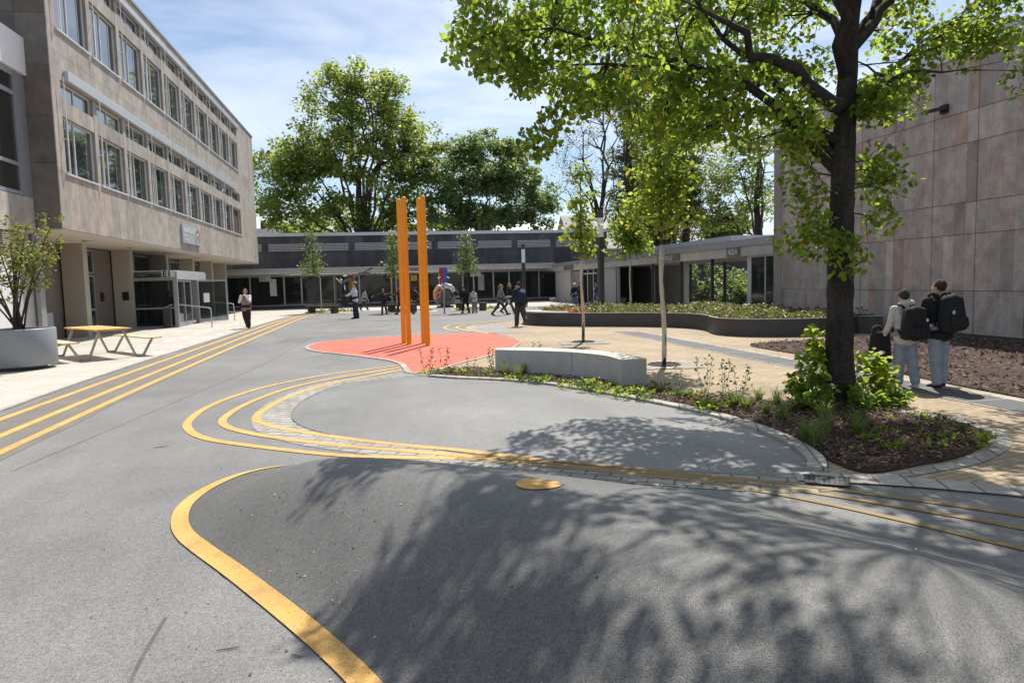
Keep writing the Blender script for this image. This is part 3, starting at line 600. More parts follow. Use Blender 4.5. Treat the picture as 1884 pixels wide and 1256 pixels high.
b=MB(); b.box(-40,13.5,YB-.12,YB-.021,0,.22); b.build('plinth',M_SLATE,BB)
xg=-12.0; k=0
while xg<13:
    w_=[1.9,2.5,1.3,2.5][k%4]; f=MB(); f.box(xg,xg+.12,YB-.1,YB-.025,.22,2.6); f.box(xg+.12,xg+w_,YB-.09,YB-.026,2.45,2.6); f.box(xg+.12,xg+w_,YB-.09,YB-.026,.22,.3)
    fw=f.build('window',M_METAL,BB); g=MB(); g.box(xg+.12,xg+w_,YB-.05,YB-.03,.3,2.45); g.build('pane',M_GLASSD,fw); xg+=w_; k+=1
for i,(x,c_) in enumerate(((-8.6,M_WHITE),(-2.6,mat('ochre_curtain',(.45,.25,.06),.8)),(2.2,mat('yellow_paper',(.6,.55,.12),.8)),(7.6,M_CONC))):
    b=MB(); b.box(x,x+.5,YB-.105,YB-.1,1.0 if i!=2 else 1.9,2.3 if i!=2 else 2.35); b.build('window_poster',c_,BB)
def plate(x,z,s):
    o=empty('entrance_sign',(x,YB-1.9,z),0,'small pale entrance sign %s hanging below the back canopy'%s,'sign','entrance signs below the back canopy')
    b=MB(); b.box(-.42,.42,-.05,.05,-.22,.22); b.build('plate',mat('sign_plate',(.3,.3,.3),.5),o); textobj('lettering',s,.36,M_BLACK,o,face_my(-.3,-.053,-.13),.003); b=MB(); b.box(-.02,.02,-.02,.02,.22,.40); b.build('bracket',M_METAL,o)
plate(py(488,518,55.1).x,2.33,'E2'); plate(py(875,508.5,55.1).x,2.33,'E3')
tb=empty('building_lettering',(py(743,500,YB-2.3).x,YB-2.28,2.68),0,'dark lettering on the canopy edge half hidden by the orange poles','sign')
textobj('letters','Zentraltrakt',.34,M_DARKM,tb,face_my(0,0,0),.01)
# covered walkway on the right
XC=13.35
CW=empty('covered_walkway',(0,0,0),0,'flat-roofed covered walkway with concrete fascia running from the hall to the back wing','walkway')
b=MB(); b.box(XC,XC+4,22.55,57-2.3,2.33,2.72); b.box(XC+.3,XC+3.7,22.6,54.6,2.72,2.8); b.build('roof_slab',M_CONC,CW)
b=MB(); b.box(XC-.05,XC-.003,22.5,54.7,2.70,2.96); b.box(XC-.003,XC+4,22.5,54.7,2.9,2.97); b.build('roof_edge',M_METAL,CW)
for i,y in enumerate((24.4,27.5,30.6,34.1,37.3,39.7,43.5)):
    b=MB(); w_=.26 if i==0 else .09; b.box(XC+.12,XC+.12+.12,y-w_/2,y+w_/2,0,2.33); b.build('post',M_LGREY if i==0 else M_DARKM,CW)
for y in (29.4,33,37):
    b=MB(); b.box(XC+3.5,XC+3.62,y-.05,y+.05,0,2.33); b.build('post',M_DARKM,CW)
b=MB(); b.tube(spline([(XC+.6,35.2,2.3),(XC+.5,35.1,2.2),(XC+.4,34.6,2.1),(XC+.4,34.5,1.9),(XC+.4,34.5,0)],4),.05,8); b.build('downpipe',M_LGREY,CW,True)
f=MB()
for y in (22.6,23.2,24.2): f.box(XC+.10,XC+.16,y,y+.06,.3,2.33)
f.box(XC+.1,XC+.16,22.66,24.2,2.27,2.33); f.box(XC+.08,XC+.2,22.6,24.26,0,.3); w=f.build('glazed_screen',M_LGREY,CW); g=MB(); g.box(XC+.12,XC+.14,22.66,24.2,.3,2.27); g.build('pane',M_GLASSD,w)
b=MB(); b.box(XC+.15,XC+.3,50.0,54.6,0,2.33); b.box(XC+.15,XC+.3,39.5,43.4,0,2.33); b.box(XC+3.6,XC+3.9,38,54.6,0,2.33); b.build('concrete_wall',M_CONC,CW)
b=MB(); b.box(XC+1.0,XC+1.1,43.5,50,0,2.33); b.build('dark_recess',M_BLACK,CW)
f=MB()
for y in (44.0,45.4,46.8,48.2,49.6): f.box(XC+.9,XC+.98,y,y+.1,0,2.3)
f.box(XC+.9,XC+.98,44,49.7,2.0,2.1); f.box(XC+.91,XC+.97,45.5,46.8,.95,1.05); f.box(XC+.91,XC+.97,45.5,46.8,.05,.15); w=f.build('door',M_WHITE,CW); g=MB(); g.box(XC+.93,XC+.95,44,49.7,0,2.1); g.build('pane',M_GLASSD,w)
b=MB(); b.box(XC+4.0,XC+4.6,24.2,30.5,0,.45); b.build('low_wall',M_CONC,CW)
b=MB(); b.box(XC+.4,XC+.9,40.1,42.6,.42,.48); b.box(XC+.45,XC+.85,40.2,40.4,0,.42); b.box(XC+.45,XC+.85,42.3,42.5,0,.42); bb=b.build('pale_bench',M_CONC); tag(bb,'pale bench standing under the walkway roof','bench')
for s,yp,zc,yw,dx in (('SPORTHALLE',px(1251,474,XC).y,2.53,2.6,0),('AULA',px(1362,464,XC).y,2.53,1.0,0),('',px(1055,487,XC-.0).y,2.53,2.6,0)):
    o=empty('name_sign',(XC-.055 if False else XC-.06,yp,zc),0,('dark grey sign reading %s on the walkway fascia'%s) if s else 'blank grey sign at the far end of the walkway fascia','sign')
    b=MB(); b.box(0,.055,0,yw,-.16,.16); b.build('board',mat('sign_dark',(.13,.13,.135),.6),o)
    if s: textobj('lettering',s,.30,M_CONC if False else M_LGREY,o,face_mx(-.004,yw-.12,-.105),.003)
# ------------------------------------------------------------------ hall on the right
HB=empty('hall_building',(0,0,0),0,'windowless hall clad in grey and reddish stone slabs with metal roof edge','building')
XH=13.35
b=MB(); b.box(XH+.031,34,-8,22.45,-.02,6.5,c=(.25,.25,.25))
slabs(b,[(-8,22.45,.12,6.5)],lambda u,z,d:(XH+.03-d,u,z),.327,[1.12,2.43,3.16,4.51,5.23],.03,.004,jit=.10,redp=.21,off=.05)
slabs(b,[(XH+.03,18,.12,6.5)],lambda u,z,d:(u,22.45+d,z),.65,[1.12,2.43,3.16,4.51,5.23],.03,.008)
b.build('wall',M_HALL,HB)
jm=MB()
for y in np.arange(-7.0,22.3,1.308)+.11: jm.box(XH-.004,XH+.001,y-.0035,y+.0035,.13,6.49)
for z in (1.12,2.43,3.16,4.51,5.23): jm.box(XH-.005,XH+.001,-8,22.4,z-.005,z+.005)
jm.build('joints',M_BLACK,HB)
b=MB(); b.box(XH-.04,34,-8,22.52,6.5,6.82); b.build('roof_edge',M_LGREY,HB)
b=MB(); b.box(XH-.02,XH-.006,22.0,22.47,.1,6.49); b.build('corner_panel',M_COLUMN if False else mat('corner_stone',(.26,.235,.22),.8),HB)
fl=empty('wall_floodlight',(XH-.005,15.0,5.42),0,'black floodlight on a short arm high on the stone hall wall','lamp')
b=MB(); b.box(-.08,-.001,-.1,.1,-.1,.1); b.build('mount',M_BLACK,fl); b=MB(); b.bar((-.08,0,.02),(-.55,0,-.08),.28,.07); b.build('housing',M_DARKM,fl)
gs=MB(); gs.box(13.02,13.3,-2,14.6,-.02,.03); tag(gs.build('gravel_strip',M_SOIL),kind='structure')
# wing behind the walkway and houses beyond
b=MB(); b.box(21,60,40,52,0,3.75); slabs(b,[(40,52,0,3.75)],lambda u,z,d:(21-d,u,z),1.3,[1.8],.02,.012); slabs(b,[(21,40,0,3.75)],lambda u,z,d:(u,40-d,z),1.3,[1.8],.02,.012)
RW=empty('rear_wing',(0,0,0),0,'dark slate rear wing with pale roof edge behind the walkway','building'); b.build('wall',M_SLATE,RW); b=MB(); b.box(20.8,60,39.8,52,3.75,4.05); b.build('roof_edge',M_LGREY,RW)
tile=brickmat('pale_roof_tiles',(.62,.58,.55),(.52,.48,.46),(.28,.26,.25),.5,.45)
def house(cx,cy,wx,wy,h,rh,lab,roofm,wall=M_CONC,rz=0):
    o=empty('house',(cx,cy,0),rz,lab,'house'); b=MB(); b.box(-wx/2,wx/2,-wy/2,wy/2,0,h)
    b.add([(-wx/2,-wy/2,h),(-wx/2,wy/2,h),(-wx/2,0,h+rh-.05),(wx/2,-wy/2,h),(wx/2,wy/2,h),(wx/2,0,h+rh-.05)],[(0,2,1),(3,4,5)]); b.build('wall',wall,o)
    for s in (-1,1):
        r=MB(); r.add([(-wx/2-.4,s*(wy/2+.5),h-.2),(wx/2+.4,s*(wy/2+.5),h-.2),(wx/2+.4,0,h+rh),(-wx/2-.4,0,h+rh),(-wx/2-.4,s*(wy/2+.5),h-.05),(wx/2+.4,s*(wy/2+.5),h-.05),(wx/2+.4,0,h+rh+.15),(-wx/2-.4,0,h+rh+.15)],[(0,1,2,3),(4,5,6,7),(0,1,5,4),(1,2,6,5),(3,0,4,7)])
        rr=r.build('roof',roofm,o)
    for x in np.arange(-wx/2+1,wx/2-1.2,2.4):
        wv=MB(); wv.box(x,x+1.1,-wy/2-.04,-wy/2-.002,h-1.9,h-.6); wv.build('window',M_GLASSD,o)
    c=MB(); c.box(wx*.2,wx*.2+.6,.4,1.0,h+rh*.5,h+rh+.9); c.build('chimney',M_SLATE,rr)
    return o
house(31,88,16,10,5.4,4.3,'house with pale tiled roof seen between the trees above the walkway',tile)
house(17,92,14,9,5.2,3.8,'house with bright roof seen behind the slender young tree',mat('bright_roof',(.66,.66,.66),.35,.05,1))
house(-15,84,8,8,5.6,2.6,'small dark-roofed house peeping past the end of the stone facade',M_SLATE)
# ------------------------------------------------------------------ trees and plants
HEART=(np.array([(0,0,0),(.30,-.04,.05),(.52,.22,.09),(.40,.62,.05),(0,1.05,-.04),(-.40,.62,.05),(-.52,.22,.09),(-.30,-.04,.05)]),[0,1,2,3,4,0,4,5,6,7],5)
OVAL=(np.array([(0,0,0),(.26,.28,.05),(.24,.68,.05),(0,1,-.03),(-.24,.68,.05),(-.26,.28,.05)]),[0,1,2,3,0,3,4,5],4)
QUAD=(np.array([(0,0,0),(.42,.45,.1),(0,1,0),(-.42,.45,.1)]),[0,1,2,3],4)
LOBE=(np.array([(0,0,0),(.45,.1,.05),(.36,.45,.08),(.5,.75,0),(0,1.05,-.05),(-.5,.75,0),(-.36,.45,.08),(-.45,.1,.05)]),[0,1,2,3,4,0,4,5,6,7],5)
def leaves(P, size, shape, droop=.6, flat=.5, tint=.25, ytint=.0, dirs=None):
    """one mesh of separate leaves at points P"""
    n=len(P); T,F,k=shape; T=T.copy()
    s=size*RNG.uniform(.6,1.25,n)
    a=RNG.uniform(0,2*np.pi,n)
    w=np.stack([np.cos(a),np.sin(a),RNG.normal(-droop,.45,n)],1)
    if dirs is not None: w=w*.6+dirs*1.1
    w/=np.linalg.norm(w,axis=1)[:,None]
    r=RNG.normal(0,1,(n,3)); r[:,2]+=flat*2.2
    nn=r-(r*w).sum(1)[:,None]*w; nn/=np.linalg.norm(nn,axis=1)[:,None]+1e-9; u=np.cross(w,nn)
    V=P[:,None,:]+s[:,None,None]*(T[None,:,0,None]*u[:,None,:]+T[None,:,1,None]*w[:,None,:]+T[None,:,2,None]*nn[:,None,:])
    m=len(T); loops=(np.arange(n)[:,None]*m+np.array(F)[None,:]).ravel()
    b=np.clip(1+RNG.normal(0,tint,n),.45,1.7); yl=RNG.random(n)<ytint
    c=np.stack([b*np.where(yl,1.5,1)*RNG.uniform(.85,1.15,n),b*np.where(yl,1.05,1),b*RNG.uniform(.7,1.3,n),np.ones(n)],1)
    return np_mesh(V.reshape(-1,3),loops,k,np.repeat(c,m,0))
def clump_points(C, R, n, hollow=.35):
    """n points in fuzzy blobs; C (k,3) centres, R (k,) or (k,3) radii"""
    k=len(C); i=RNG.integers(0,k,n); d=RNG.normal(0,1,(n,3)); d/=np.linalg.norm(d,axis=1)[:,None]
    rr=RNG.uniform(hollow**3,1,n)**(1/3)*RNG.uniform(.8,1.12,n); R=np.asarray(R,float); R=R if R.ndim==2 else np.repeat(R[:,None],3,1)
    return C[i]+d*rr[:,None]*R[i]
def env_points(E, bias=.5):
    out=[]
    for (c,r,n) in E:
        d=RNG.normal(0,1,(n,3)); d/=np.linalg.norm(d,axis=1)[:,None]; q=RNG.random(n)**bias
        out.append(np.array(c)+d*q[:,None]*np.array(r))
    return np.concatenate(out)
def bez(a,b,bend,n=7):
    a=np.array(a,float); b=np.array(b,float); m=(a+b)/2+np.array(bend); t=np.linspace(0,1,n)[:,None]
    return (1-t)**2*a+2*t*(1-t)*m+t*t*b
def make_tree(name,label,cat,loc,trunk,rtr,limbs,env=None,clumps=None,crad=.5,nleaf=4000,lsize=.1,shape=QUAD,lmat=None,wmat=None,group=None,twig=.012,droop=.5,ytint=.05,rot=0,hollow=.3,tint=.25,segs=8,minz=None,sprigs=1,lumpy=True,flat=.5):
    """trunk: local polyline; limbs: [(t_on_trunk, end, radius)]; leaves sit in clumps, each clump hung on a twig"""
    root=empty(name,loc,rot,label,cat,group); b=MB()
    tr=spline(trunk,6); nt_=len(tr); rr=[rtr*(1-.72*(i/(nt_-1))**1.7)*(1+(.6*math.exp(-i/1.8) if rtr>.1 else .15*math.exp(-i))) for i in range(nt_)]
    if lumpy and rtr>.15: rr=[r*(1+rnd(-.05,.06)) for r in rr]
    b.tube(tr,rr,max(10,segs)); nodes=[(np.array(p),r) for p,r in zip(tr,rr)][nt_//3:]
    for lb_ in limbs:
        t,end,r0=lb_[:3]; i=min(nt_-1,int(t*(nt_-1))); a=np.array(tr[i]); e=np.array(end,float); L_=np.linalg.norm(e-a)
        bend=lb_[3] if len(lb_)>3 else (rnd(-.08,.08)*L_,rnd(-.08,.08)*L_,L_*rnd(-.03,.14))
        P=bez(a,e,bend,9); P[1:-1]+=RNG.normal(0,.018*L_,(7,3)); R_=[max(.006,r0*(1-.8*k/8)) for k in range(9)]
        b.tube(P,R_,segs); nodes+=[(p,r) for p,r in zip(P[2:],R_[2:])]
    C=[] 
    if env is not None: C.append(env_points(env))
    if clumps is not None: C.append(np.array([c[:3] for c in clumps],float))
    C=np.concatenate(C)
    NP=np.array([n_[0] for n_ in nodes]); NR=[n_[1] for n_ in nodes]
    for c in C:
        d=np.linalg.norm(NP-c,axis=1)+np.maximum(0,NP[:,2]-c[2])*.8; j=int(np.argmin(d)); L_=np.linalg.norm(NP[j]-c)
        P=bez(NP[j],c,(rnd(-.2,.2)*L_,rnd(-.2,.2)*L_,rnd(-.12,.28)*L_),6); r0=min(NR[j]*.7,twig*(1+L_)); b.tube(P,[r0*(1-.75*k/5) for k in range(6)],5 if segs>6 else 4,cap=False)
        for s in range(sprigs):
            e=c+RNG.normal(0,1,3)*crad*.8; b.tube(bez(P[3],e,(0,0,.05*crad),4),[r0*.45,r0*.35,r0*.25,r0*.12],4 if segs>6 else 3,cap=False)
    trk=b.build('trunk',wmat or M_BARKF,root,True)
    if nleaf:
        R_=np.stack([crad*RNG.uniform(.7,1.25,len(C)),crad*RNG.uniform(.7,1.25,len(C)),crad*RNG.uniform(.5,.95,len(C))],1)
        P=clump_points(C,R_,nleaf,hollow)
        if minz is not None: P=P[P[:,2]>minz]
        me=leaves(P,lsize,shape,droop,flat,tint,ytint); link('crown',me,lmat,root)
    return root
# the linden in the bed ------------------------------------------------
TL=gp(1543,742); TLx,TLy=TL.x,TL.y
def loc3(x,y,Y): p=py(x,y,Y); return (p.x-TLx,p.y-TLy,p.z)
tz=lambda z,dx,dy: (dx,dy,z)
T0=7.55
tr=[(0,0,-.05)]+[loc3(x,y,T0+dy) for x,y,dy in ((1545,600,0),(1547,480,0),(1549,390,.0),(1553,260,.02),(1560,130,.05),(1566,20,.08))]+[(.42,.15,5.6),(.5,.2,6.8),(.55,.1,8.2)]
limbs=[(.50,loc3(1290,18,6.9),.095,(0,0,-.05)),(.6,loc3(1680,-40,7.9),.085),(.40,loc3(1190,-60,8.6),.06,(0,0,.3)),(.55,(-1.6,-1.6,6.2),.075),(.60,(2.2,1.2,6.3),.075),(.6,(.3,2.6,6.4),.07),(.7,(-1.2,1.6,7.4),.06),(.7,(1.8,-1.5,7.2),.06),(.8,(-.4,-1.6,8.2),.05),
 (.46,loc3(1050,120,7.4),.05,(0,0,.5)),(.46,loc3(905,60,7.6),.045,(0,0,.7)),(.44,loc3(1330,160,8.6),.045,(0,0,.3)),(.5,loc3(1760,130,7.0),.04,(0,0,.25)),(.5,loc3(1700,100,8.8),.04,(0,0,.2)),(.42,loc3(1180,160,8.3),.045,(0,0,.5))]
cl=[]
def band(n,x0,x1,y0,y1,Ya,Yb):
    for _ in range(n): cl.append(loc3(rnd(x0,x1),rnd(y0,y1),rnd(Ya,Yb)))
band(17,850,1010,-40,95,6.9,8.6); band(7,880,1010,80,150,7.0,8.2); band(7,960,1090,120,205,7.0,8.2); band(3,985,1045,195,275,7.2,7.6)
band(34,1010,1300,-60,130,6.9,10); band(16,1080,1300,120,200,6.6,9); band(9,1150,1300,190,260,7.4,9); band(28,1290,1520,-60,150,6.9,10); band(20,1290,1510,130,265,7,9.2); band(5,1440,1500,240,290,7.4,8.2)
band(15,1560,1884,-60,75,6.8,9.8); band(7,1580,1700,60,200,6.8,9); band(6,1590,1640,150,215,7,8.4); band(7,1700,1850,50,120,6.8,8.6); band(5,1840,1960,40,150,6.6,8)
cl+= [loc3(x,y,Y) for x,y,Y in ((1620,290,7.5),(1610,320,7.7),(1640,330,7.5),(1605,345,7.7),(1470,325,7.4),(1485,365,7.3),(1500,410,7.35),(1465,440,7.4),(1500,450,7.3),(1620,400,7.5),(1555,475,7.2),(1545,440,7.15))]
env=[((.2,-.2,6.6),(3.3,3.7,1.9),70),((.6,.2,5.4),(4.4,4.2,.8),46),((.2,0,8.0),(2.4,2.6,1.2),22)]
# the crown reaches out over the mound: clumps spread where the sun through them dapples that ground
def over(poly,n,z0,z1):
    A=np.array(poly); k=0
    while k<n:
        g=RNG.uniform(A.min(0),A.max(0))
        if polydist([g],poly)[0]<.12: continue
        z=RNG.uniform(z0,z1); q=SUNV/SUNV.z; cl.append((g[0]+q.x*(z-.3)-TLx,g[1]+q.y*(z-.3)-TLy,z)); k+=1
over(G2([(560,905),(640,868),(900,872),(1010,960),(800,940),(690,935),(600,945)],.2),12,5.6,6.8)
over(G2([(585,1005),(700,930),(900,920),(1250,1000),(1150,1180),(900,1256),(700,1256),(640,1130),(600,1085)],.35),25,5.6,7.2)
over([(.6,.4),(.7,2.5),(1.1,3.4),(2.0,4.2),(3.2,4.4),(4.6,3.2),(4.6,.4)],54,5.5,7.6)
over([(2.3,4.75),(3.3,4.1),(4.4,3.0),(4.6,2.0),(3.9,1.8),(3.0,3.2),(2.2,4.2)],15,5.2,6.8)
n0=len(cl); linden=make_tree('linden_tree','large linden with dark bark and bright spring leaves standing in the mulch bed','tree',(TLx,TLy,0),tr,.158,limbs,env,cl,.29,39000,.067,HEART,LF_LIND,M_BARK,twig=.009,droop=.75,ytint=.02,hollow=.0,sprigs=2,segs=10)
# basal shoots
C=[];
for x,y,Y in ((1470,700,7.5),(1490,660,7.6),(1500,620,7.7),(1480,730,7.3),(1495,690,7.3),(1515,720,7.2),(1465,715,7.6),(1505,650,7.7),(1600,700,7.5),(1615,670,7.6),(1630,690,7.7),(1640,730,7.4),(1600,740,7.2),(1620,760,7.2),(1590,660,7.7),(1655,755,7.3),(1580,720,7.3),(1500,745,7.1),(1625,715,7.4),(1590,760,7.1)):
    p=py(x,y,Y); C.append((p.x-TLx,p.y-TLy,max(.1,p.z)))
sh=empty('basal_shoots',(TLx,TLy,0),0,'bright green suckers growing round the foot of the big linden','shrub'); b=MB()
for c in C: b.tube(bez((c[0]*.35,c[1]*.35,0),c,(0,0,.1),5),[.008,.007,.006,.005,.003],4)
b.build('stems',M_BARKF,sh); link('foliage',leaves(clump_points(np.array(C),np.full(len(C),.16),1250,0),.075,HEART,.4,.7,.25,.06),LF_LIND,sh)
# young trees with white trunk wrap and grate ---------------------------
def young(name,loc,h,zc,rx,n,lab,lsz=.085,shape=LOBE,lm=LF_YNG,wrap=True,lean=0,seedc=34,grp='young trees with white wrapped trunks'):
    r=make_tree(name,lab,'tree',loc,[(0,0,0),(.02,0,zc*.5),(lean,.0,zc),(lean*.8,.03,h*.75),(lean,0,h)],.033,[],
      [((0,0,zc+(h-zc)*.30),(rx,rx,(h-zc)*.30),seedc),((0,0,zc+(h-zc)*.62),(rx*.72,rx*.72,(h-zc)*.30),seedc//2),((0,0,h-.25),(rx*.3,rx*.3,.3),7)],None,.25*max(1,rx/.5),n,lsz,shape,lm,M_BARKF,grp,.006,.5,.03,segs=6,hollow=0,minz=zc-.12)
    if wrap:
        b=MB(); zs=np.linspace(.06,zc+.05,14); b.tube([(lean*min(1,z/zc)+.015*math.sin(z*3),.01*math.sin(z*5),z) for z in zs],[.041+rnd(-.006,.006) for _ in zs],10); b.build('trunk_wrap',M_WRAP,r,True)
    return r
t1=gp(1073,630); t2=gp(1222,672); t3=gp(1160,573)
young('young_tree',(t1.x,t1.y,0),4.45,2.12,.48,900,'slender young tree with white wrapped trunk, farther one behind the curved bench')
young('young_tree',(t2.x,t2.y,0),4.95,2.15,.70,2100,'young tree with white wrapped trunk nearest the right end of the curved bench',lean=-.03,seedc=44)
young('young_tree',(t3.x,t3.y,0),5.3,2.6,1.0,2600,'young tree growing behind the raised planter',.13,wrap=True)
def grate(p,lab,gl):
    g=empty('tree_grate',(p.x,p.y,.014),rad(-10),lab,'tree grate','tree grates'); b=MB(); n=26
    for i in range(n):
        a0=2*math.pi*i/n; a1=a0+2*math.pi/n*.55
        sq=lambda a:.62/max(abs(math.cos(a)),abs(math.sin(a)))
        b.add([(.30*math.cos(a0),.30*math.sin(a0),.004),(sq(a0)*math.cos(a0),sq(a0)*math.sin(a0),.004),(sq(a1)*math.cos(a1),sq(a1)*math.sin(a1),.004),(.30*math.cos(a1),.30*math.sin(a1),.004)],[(0,1,2,3)])
    b.build('bars',mat('galvanised',(.37,.34,.29),.7,.15,4),g); b=MB(); b.prism([(sq(a)*.97*math.cos(a),sq(a)*.97*math.sin(a)) for a in np.linspace(.001,2*math.pi,60,endpoint=False)],-.004,.001); b.build('base',mat('grate_base',(.30,.25,.185),.85,.2,4),g)
    b=MB(); b.lathe([(.30,.006),(.30,.022),(.27,.022),(.27,.006)],28); b.build('ring',M_DARKM,g); b=MB(); b.lathe([(.0,.012),(.27,.008)],20); b.build('soil',M_SOIL,g)
grate(t1,'square metal grate round the foot of the farther young tree',1); grate(t2,'square metal grate round the foot of the young tree by the bench end',1)
# small trees by the back building
for (x,y,hh,rx,st,lab) in ((580,576,4.95,.75,592,'narrow young tree by the low bench in front of the back wing, leftmost'),(727,575,4.5,.62,731,'narrow young tree just left of the orange poles'),(862,575,4.3,.62,873,'narrow young tree right of the red and blue sign')):
    p=gp(x,y); r=young('small_tree',(p.x,p.y,0),hh,1.95,rx,1100,lab,.13,OVAL,LF_PALE,False,grp='small staked trees before the back wing'); b=MB(); q=gp(st,y-1); b.tube([(q.x-p.x,q.y-p.y,0),(q.x-p.x,q.y-p.y,2.2)],.035,6); b.build('stake',M_WRAP,r)
# background trees -----------------------------------------------------
def far(x,y,Y): p=py(x,y,Y); return p
def bgtree(xb,Y,spec,label,h,rt,nleaf,lsz,crad,lm,limbs,name='broadleaf_tree',fork=.3,ncl=None,twig=.03,ytint=.05,tint=.3,hollow=.1,trunkz=None,group='trees beyond the back wing',shape=QUAD,droop=.3,wm=None):
    base=py(xb,500,Y); bx=base.x
    env=[]
    for (x,y,rx,ry,n,*dy) in spec:
        c=py(x,y,Y); k=(Y+3)/FPX; env.append(((c.x-bx,(dy[0] if dy else 0),c.z),(rx*k,(ry+rx)*.5*k,ry*k),n))
    lm_=[(t,(py(x,y,Y).x-bx,rnd(-2,2),py(x,y,Y).z),r) for (t,x,y,r) in limbs]
    tz_=trunkz or h*.8
    return make_tree(name,label,'tree',(bx,Y,0),[(0,0,0),(.1,0,tz_*.35),(-.1,.1,tz_*.7),(.05,0,tz_)],rt,lm_,env,None,crad,nleaf,lsz,shape,lm,wm or M_BARKF,group,twig,droop,ytint,tint=tint,segs=6,hollow=hollow,sprigs=2)
bgtree(668,72,[(660,200,95,75,85),(600,250,70,70,50),(740,260,70,75,55),(560,300,70,55,45),(510,330,50,50,32),(650,320,140,75,90),(760,340,55,60,34),(640,145,50,32,24),(720,170,55,40,28),(500,385,30,35,14),(545,385,70,35,26),(760,400,60,30,20),(785,275,42,60,30),(605,385,75,35,26),(705,395,60,32,20),(525,300,45,50,18)],'broad tall spreading tree with many dark limbs beyond the back wing',17,.55,32000,.35,.95,LF_FAR,
  [(.3,560,330,.22),(.3,520,360,.16),(.35,600,260,.22),(.4,640,180,.25),(.4,700,190,.24),(.35,740,280,.22),(.3,780,360,.16),(.45,668,150,.2),(.3,630,300,.2),(.35,700,270,.2),(.32,590,380,.16),(.28,520,400,.16),(.3,555,290,.18),(.4,620,220,.18),(.42,690,160,.2),(.4,720,230,.18),(.34,790,300,.16),(.3,740,380,.14)])
bgtree(880,70,[(880,330,110,65,80),(850,300,60,50,32),(930,310,70,55,38),(980,360,55,50,28),(900,270,60,25,18),(830,370,55,50,28),(960,400,70,28,22),(880,400,90,25,26)],'dense rounded grey-green tree beyond the back wing',11,.3,27000,.31,.9,LF_FAR2,
  [(.2,840,300,.12),(.2,880,270,.14),(.2,930,290,.13),(.2,980,350,.12),(.25,810,360,.1),(.25,900,320,.12),(.2,960,380,.1)],twig=.025)
bgtree(1105,68,[(1060,260,60,70,60),(1120,200,55,80,46),(1045,330,50,40,28),(1090,330,40,50,16)],'nearly bare tree with dark branching limbs beside the tall lamp',16,.34,1300,.2,.9,LF_POP,
  [(.95,1040,300,.14),(.98,1075,220,.16),(.98,1110,160,.17),(.96,1135,210,.14),(.8,1030,350,.11),(.95,1060,260,.12),(1,1095,130,.15),(.75,1012,330,.1),(.85,1080,290,.12),(.9,1130,290,.11)],twig=.035,ytint=.6,trunkz=7.5,wm=M_BARKF)
for i,(xx,lab,top,w_) in enumerate(((1162,'leftmost of the tall poplars behind the walkway',60,50),(1210,'middle and tallest of the poplars behind the walkway',-40,55),(1262,'rightmost of the tall poplars behind the walkway',50,48))):
    bgtree(xx,[58,62,60][i],[(xx,150,w_*.8,110,46),(xx,300,w_,100,50),(xx,400,w_*.95,45,34),(xx-12,340,w_*.9,60,26),(xx+12,360,w_*.9,60,26),(xx+2,top+20,w_*.5,60,16)],lab,17,.30,19000,.20,.75,LF_POP,
     [(.3,xx-20,250,.13),(.3,xx+18,230,.13),(.35,xx-8,150,.13),(.4,xx+8,100,.12),(.2,xx+30,330,.1),(.2,xx-32,330,.1),(.15,xx+36,390,.08),(.15,xx-36,390,.08),(.3,xx-30,240,.1),(.3,xx+32,250,.1),(.5,xx,30,.1)],'poplar_tree',ytint=.25,group='tall poplars behind the walkway',trunkz=19)
bgtree(1395,50,[(1370,280,80,70,60),(1330,330,50,60,36),(1400,360,50,60,34),(1345,395,55,35,30),(1300,400,40,30,14),(1420,250,60,60,24)],'thin-leaved tree with leaning limbs next to the stone hall corner',13,.32,8500,.22,.7,LF_FAR,
  [(.2,1330,300,.13),(.3,1370,240,.13),(.3,1400,220,.13),(.2,1310,350,.1),(.25,1350,330,.1),(.3,1430,250,.1)],'broadleaf_tree',twig=.02,ytint=.1)
# hedge-like trees closing the gaps along the roof line
for i,(xx,Y,yt,w_,lab) in enumerate(((690,82,408,110,'dark low tree behind the trunk of the broad spreading tree'),(560,85,412,60,'dark low bush behind the end of the stone facade'),(860,80,400,100,'dark low tree filling the gap behind the orange poles'),(1330,64,410,50,'yellow-green bushy tree above the walkway roof'),(1190,66,425,60,'leafy bush at the foot of the poplars'))):
    bgtree(xx,Y,[(xx,yt+8,w_,22,34)],lab,4.5,.15,4200,.34,.8,LF_FAR if i<3 else LF_POP,[(.4,xx-w_*.5,yt+5,.06),(.4,xx+w_*.5,yt+5,.06)],'low_tree',group='low trees along the roof line')
# bushes in the court behind the walkway
def bush(name,lab,p,rx,rz,n,lsz,lm,shape=OVAL,tc_=.05,group=None):
    r=empty(name,(p[0],p[1],0),0,lab,'shrub',group); C=env_points([((0,0,rz*.55),(rx,rx,rz*.5),max(12,int(n/45)))]); b=MB()
    for c in C: b.tube(bez((rnd(-.08,.08),rnd(-.08,.08),0),c,(0,0,.1),5),[.016,.013,.01,.007,.004],4)
    b.build('stems',M_BARKF,r); P=clump_points(C,np.full(len(C),.26*max(.6,rx)),n,0); P=P[P[:,2]>.02]; link('foliage',leaves(P,lsz,shape,.2,.5,.3,tc_),lm,r); return r
LF_RED=leafmat('reddish_leaf',(.16,.09,.04),.4,(.42,.20,.06))
bush('garden_bush','large bright green bush standing behind the walkway posts',(18.9,31.5),1.5,2.5,1800,.22,LF_YNG,group='bushes behind the walkway'); bush('garden_bush','dark bush behind the walkway between two posts',(18.6,34.6),1.5,1.9,1500,.2,LF_FAR2,group='bushes behind the walkway')
